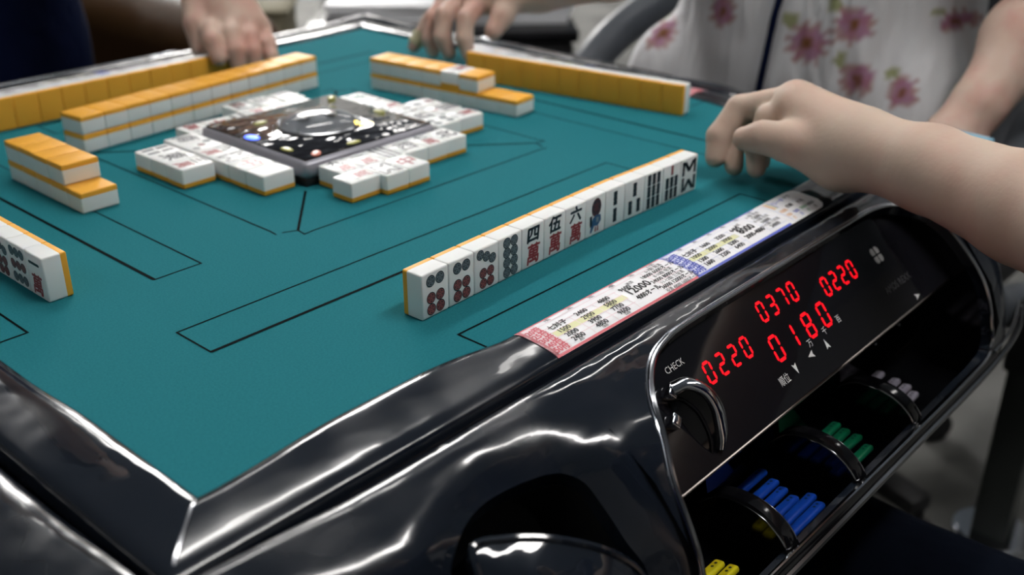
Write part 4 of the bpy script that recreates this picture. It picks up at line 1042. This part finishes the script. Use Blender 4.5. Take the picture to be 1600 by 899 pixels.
V, F_ = surf([((.20, .89, -.675), (.20, .78, -.69), .04, .028, .03), ((.42, .89, -.675), (.42, .78, -.69), .04, .028, .03)], .006, .02); body_obj('shoes', pc, [(V, F_)], 'dull')

# ================================================================== chairs and things around
def chair(x, y, rz, label, leather, arm, zs=.44, wdt=.50, club=False):
    """local: sitter faces -x"""
    t = empty('armchair', (x, y, 0), rz, label, 'chair', None)
    mb = MB(); mb.add_bm(box_bm(.48, wdt, .10, .04, 4, loc=(0, 0, zs - .06)), leather); mb.obj('seat', t)
    mb = MB(); mb.add_bm(box_bm(.10, wdt - .02, .62, .045, 4), leather, Matrix.Translation((.29, 0, zs + .30)) @ Matrix.Rotation(R(9), 4, 'Y')); mb.obj('backrest', t)
    for s_ in (-1, 1):
        y_ = s_ * (wdt / 2 + .045); P = smooth_path([(.27, y_, zs + .22), (.14, y_, zs + .265), (-.02, y_, zs + .26), (-.16, y_, zs + .20), (-.20, y_, zs + .09), (-.10, y_, zs - .02), (.05, y_, zs - .07)], 6)
        mb = MB()
        if club: mb.add_bm(box_bm(.66, .15, .52, .06, 4, loc=(-.0, s_ * (wdt / 2 + .03), zs + .02)), arm)
        else: tube(mb, P, .024, arm, 12, flat=1.3)
        mb.obj('armrest', t)
    mb = MB(); mb.add_bm(cyl_bm(.028, zs - .16, 20), 'dchrome', Matrix.Translation((0, 0, (zs - .16) / 2 + .06))); mb.obj('gas_column', t)
    mb = MB()
    for k in range(5):
        a = 2 * math.pi * k / 5 + .62; mb.add_bm(box_bm(.29, .045, .03, .01, loc=(.145, 0, .085)), 'dull', Matrix.Rotation(a, 4, 'Z'))
    b = mb.obj('star_base', t)
    for k in range(5):
        a = 2 * math.pi * k / 5 + .62
        w_ = MB(); w_.add_bm(cyl_bm(.028, .045, 18, bev=.005), 'dull', Matrix.Translation((.285 * math.cos(a), .285 * math.sin(a), .028)) @ Matrix.Rotation(a, 4, 'Z') @ Matrix.Rotation(R(90), 4, 'X')); w_.add_bm(cyl_bm(.008, .05, 8), 'dull', Matrix.Translation((.285 * math.cos(a), .285 * math.sin(a), .055))); w_.obj('caster', b)
    return t
chair(1.20, .275, R(0), 'black office armchair with grey curved armrests behind the floral shirt', 'leather', 'armgrey', wdt=.52)
chair(.36, 1.26, R(90), 'brown leather armchair behind the far left player in navy', 'brown', 'brown', wdt=.62, club=True)
chair(.36, -.66, R(-90), 'dark armchair under the near player', 'leather', 'leather')
# side table with a post, by the near right corner
t = empty('side_table', (1.205, -.075, 0), 0, 'small black side table on a grey-green post beyond the right corner of the mahjong table', 'side table')
mb = MB(); mb.add_bm(box_bm(.32, .13, .10, .006, loc=(.08, -.045, .375)), 'dull'); mb.obj('table_top', t)
mb = MB(); mb.add_bm(box_bm(.05, .05, .32, .004, loc=(0, 0, .17)), 'post'); mb.obj('post', t)
mb = MB(); mb.add_bm(cyl_bm(.055, .03, 32, bev=.004), 'chrome', Matrix.Translation((0, 0, .015))); mb.obj('foot_plate', t)
# low white cabinet strip and black chair at the far right
chair(2.05, -.30, R(200), 'black leather chair standing alone at the far right', 'leather', 'leather')
# far corner: small cabinet with papers
t = empty('low_cabinet', (1.520, 1.379, 0), R(45), 'black low cabinet beyond the far corner of the mahjong table', 'cabinet')
mb = MB(); mb.add_bm(box_bm(.48, .56, .52, .01, loc=(0, 0, .27)), 'dull'); mb.obj('carcass', t)
mb = MB(); mb.add_bm(box_bm(.50, .58, .025, .004, loc=(0, 0, .5435)), 'black'); mb.obj('cabinet_top', t)
for j in (-1, 1):
    mb = MB(); mb.add_bm(box_bm(.012, .265, .44, .003, loc=(-.246, j * .138, .27)), 'leather'); d_ = mb.obj('door', t)
    mb = MB(); mb.add_bm(box_bm(.012, .012, .10, .003, loc=(-.258, j * .03, .34)), 'dchrome'); mb.obj('handle', d_)
for j, (u, v_, w_, l_, h_, a) in enumerate(((-.03, -.160, .30, .22, .050, 3), (-.02, .115, .30, .25, .040, -3))):
    c45 = math.cos(R(45)); X = 1.520 + c45 * u - c45 * v_; Y = 1.379 + c45 * u + c45 * v_
    t = empty('paper_stack', (X, Y, .557), R(45 + a), 'stack of white papers on the low cabinet, %s' % ('right-hand one', 'left-hand one')[j], 'paper', 'paper stacks on the cabinet')
    mb = MB()
    for q in range(4): mb.add_bm(box_bm(w_, l_, h_ / 4 - .0006, .0008, 1), 'white', Matrix.Translation((0, 0, h_ / 8 + q * h_ / 4)) @ Matrix.Rotation(R((q * 37) % 5 - 2), 4, 'Z'))
    mb.obj('sheets', t)
t = empty('storage_bin', (1.205, 1.640, 0), R(45), 'beige fabric bin beside the low cabinet', 'bin')
mb = MB(); mb.add_bm(box_bm(.18, .14, .58, .02, 3, loc=(0, 0, .29)), 'beige'); mb.obj('bin_body', t)
mb = MB(); tube(mb, [(.092, .072, .575), (-.092, .072, .575), (-.092, -.072, .575), (.092, -.072, .575)], .006, 'beige', 8, True); mb.obj('bin_rim', t)
t = empty('backpack', (.93, 1.80, 0), R(-15), 'black backpack standing on the floor behind the far left player', 'bag')
V, F_ = surf([dict(c=(0, 0, .28), r=(.17, .12, .29), k=.05), dict(c=(0, -.11, .17), r=(.12, .05, .13), k=.03)], .01); V = np.array(V); V[:, 2] = np.maximum(V[:, 2], .0)
mb = MB(); mb.add(V, F_, 'leather'); mb.obj('bag_body', t, smooth=180)
mb = MB(); tube(mb, smooth_path([(-.05, .02, .56), (-.03, .02, .61), (.03, .02, .61), (.05, .02, .56)], 6), .008, 'leather', 8); mb.obj('top_handle', t)
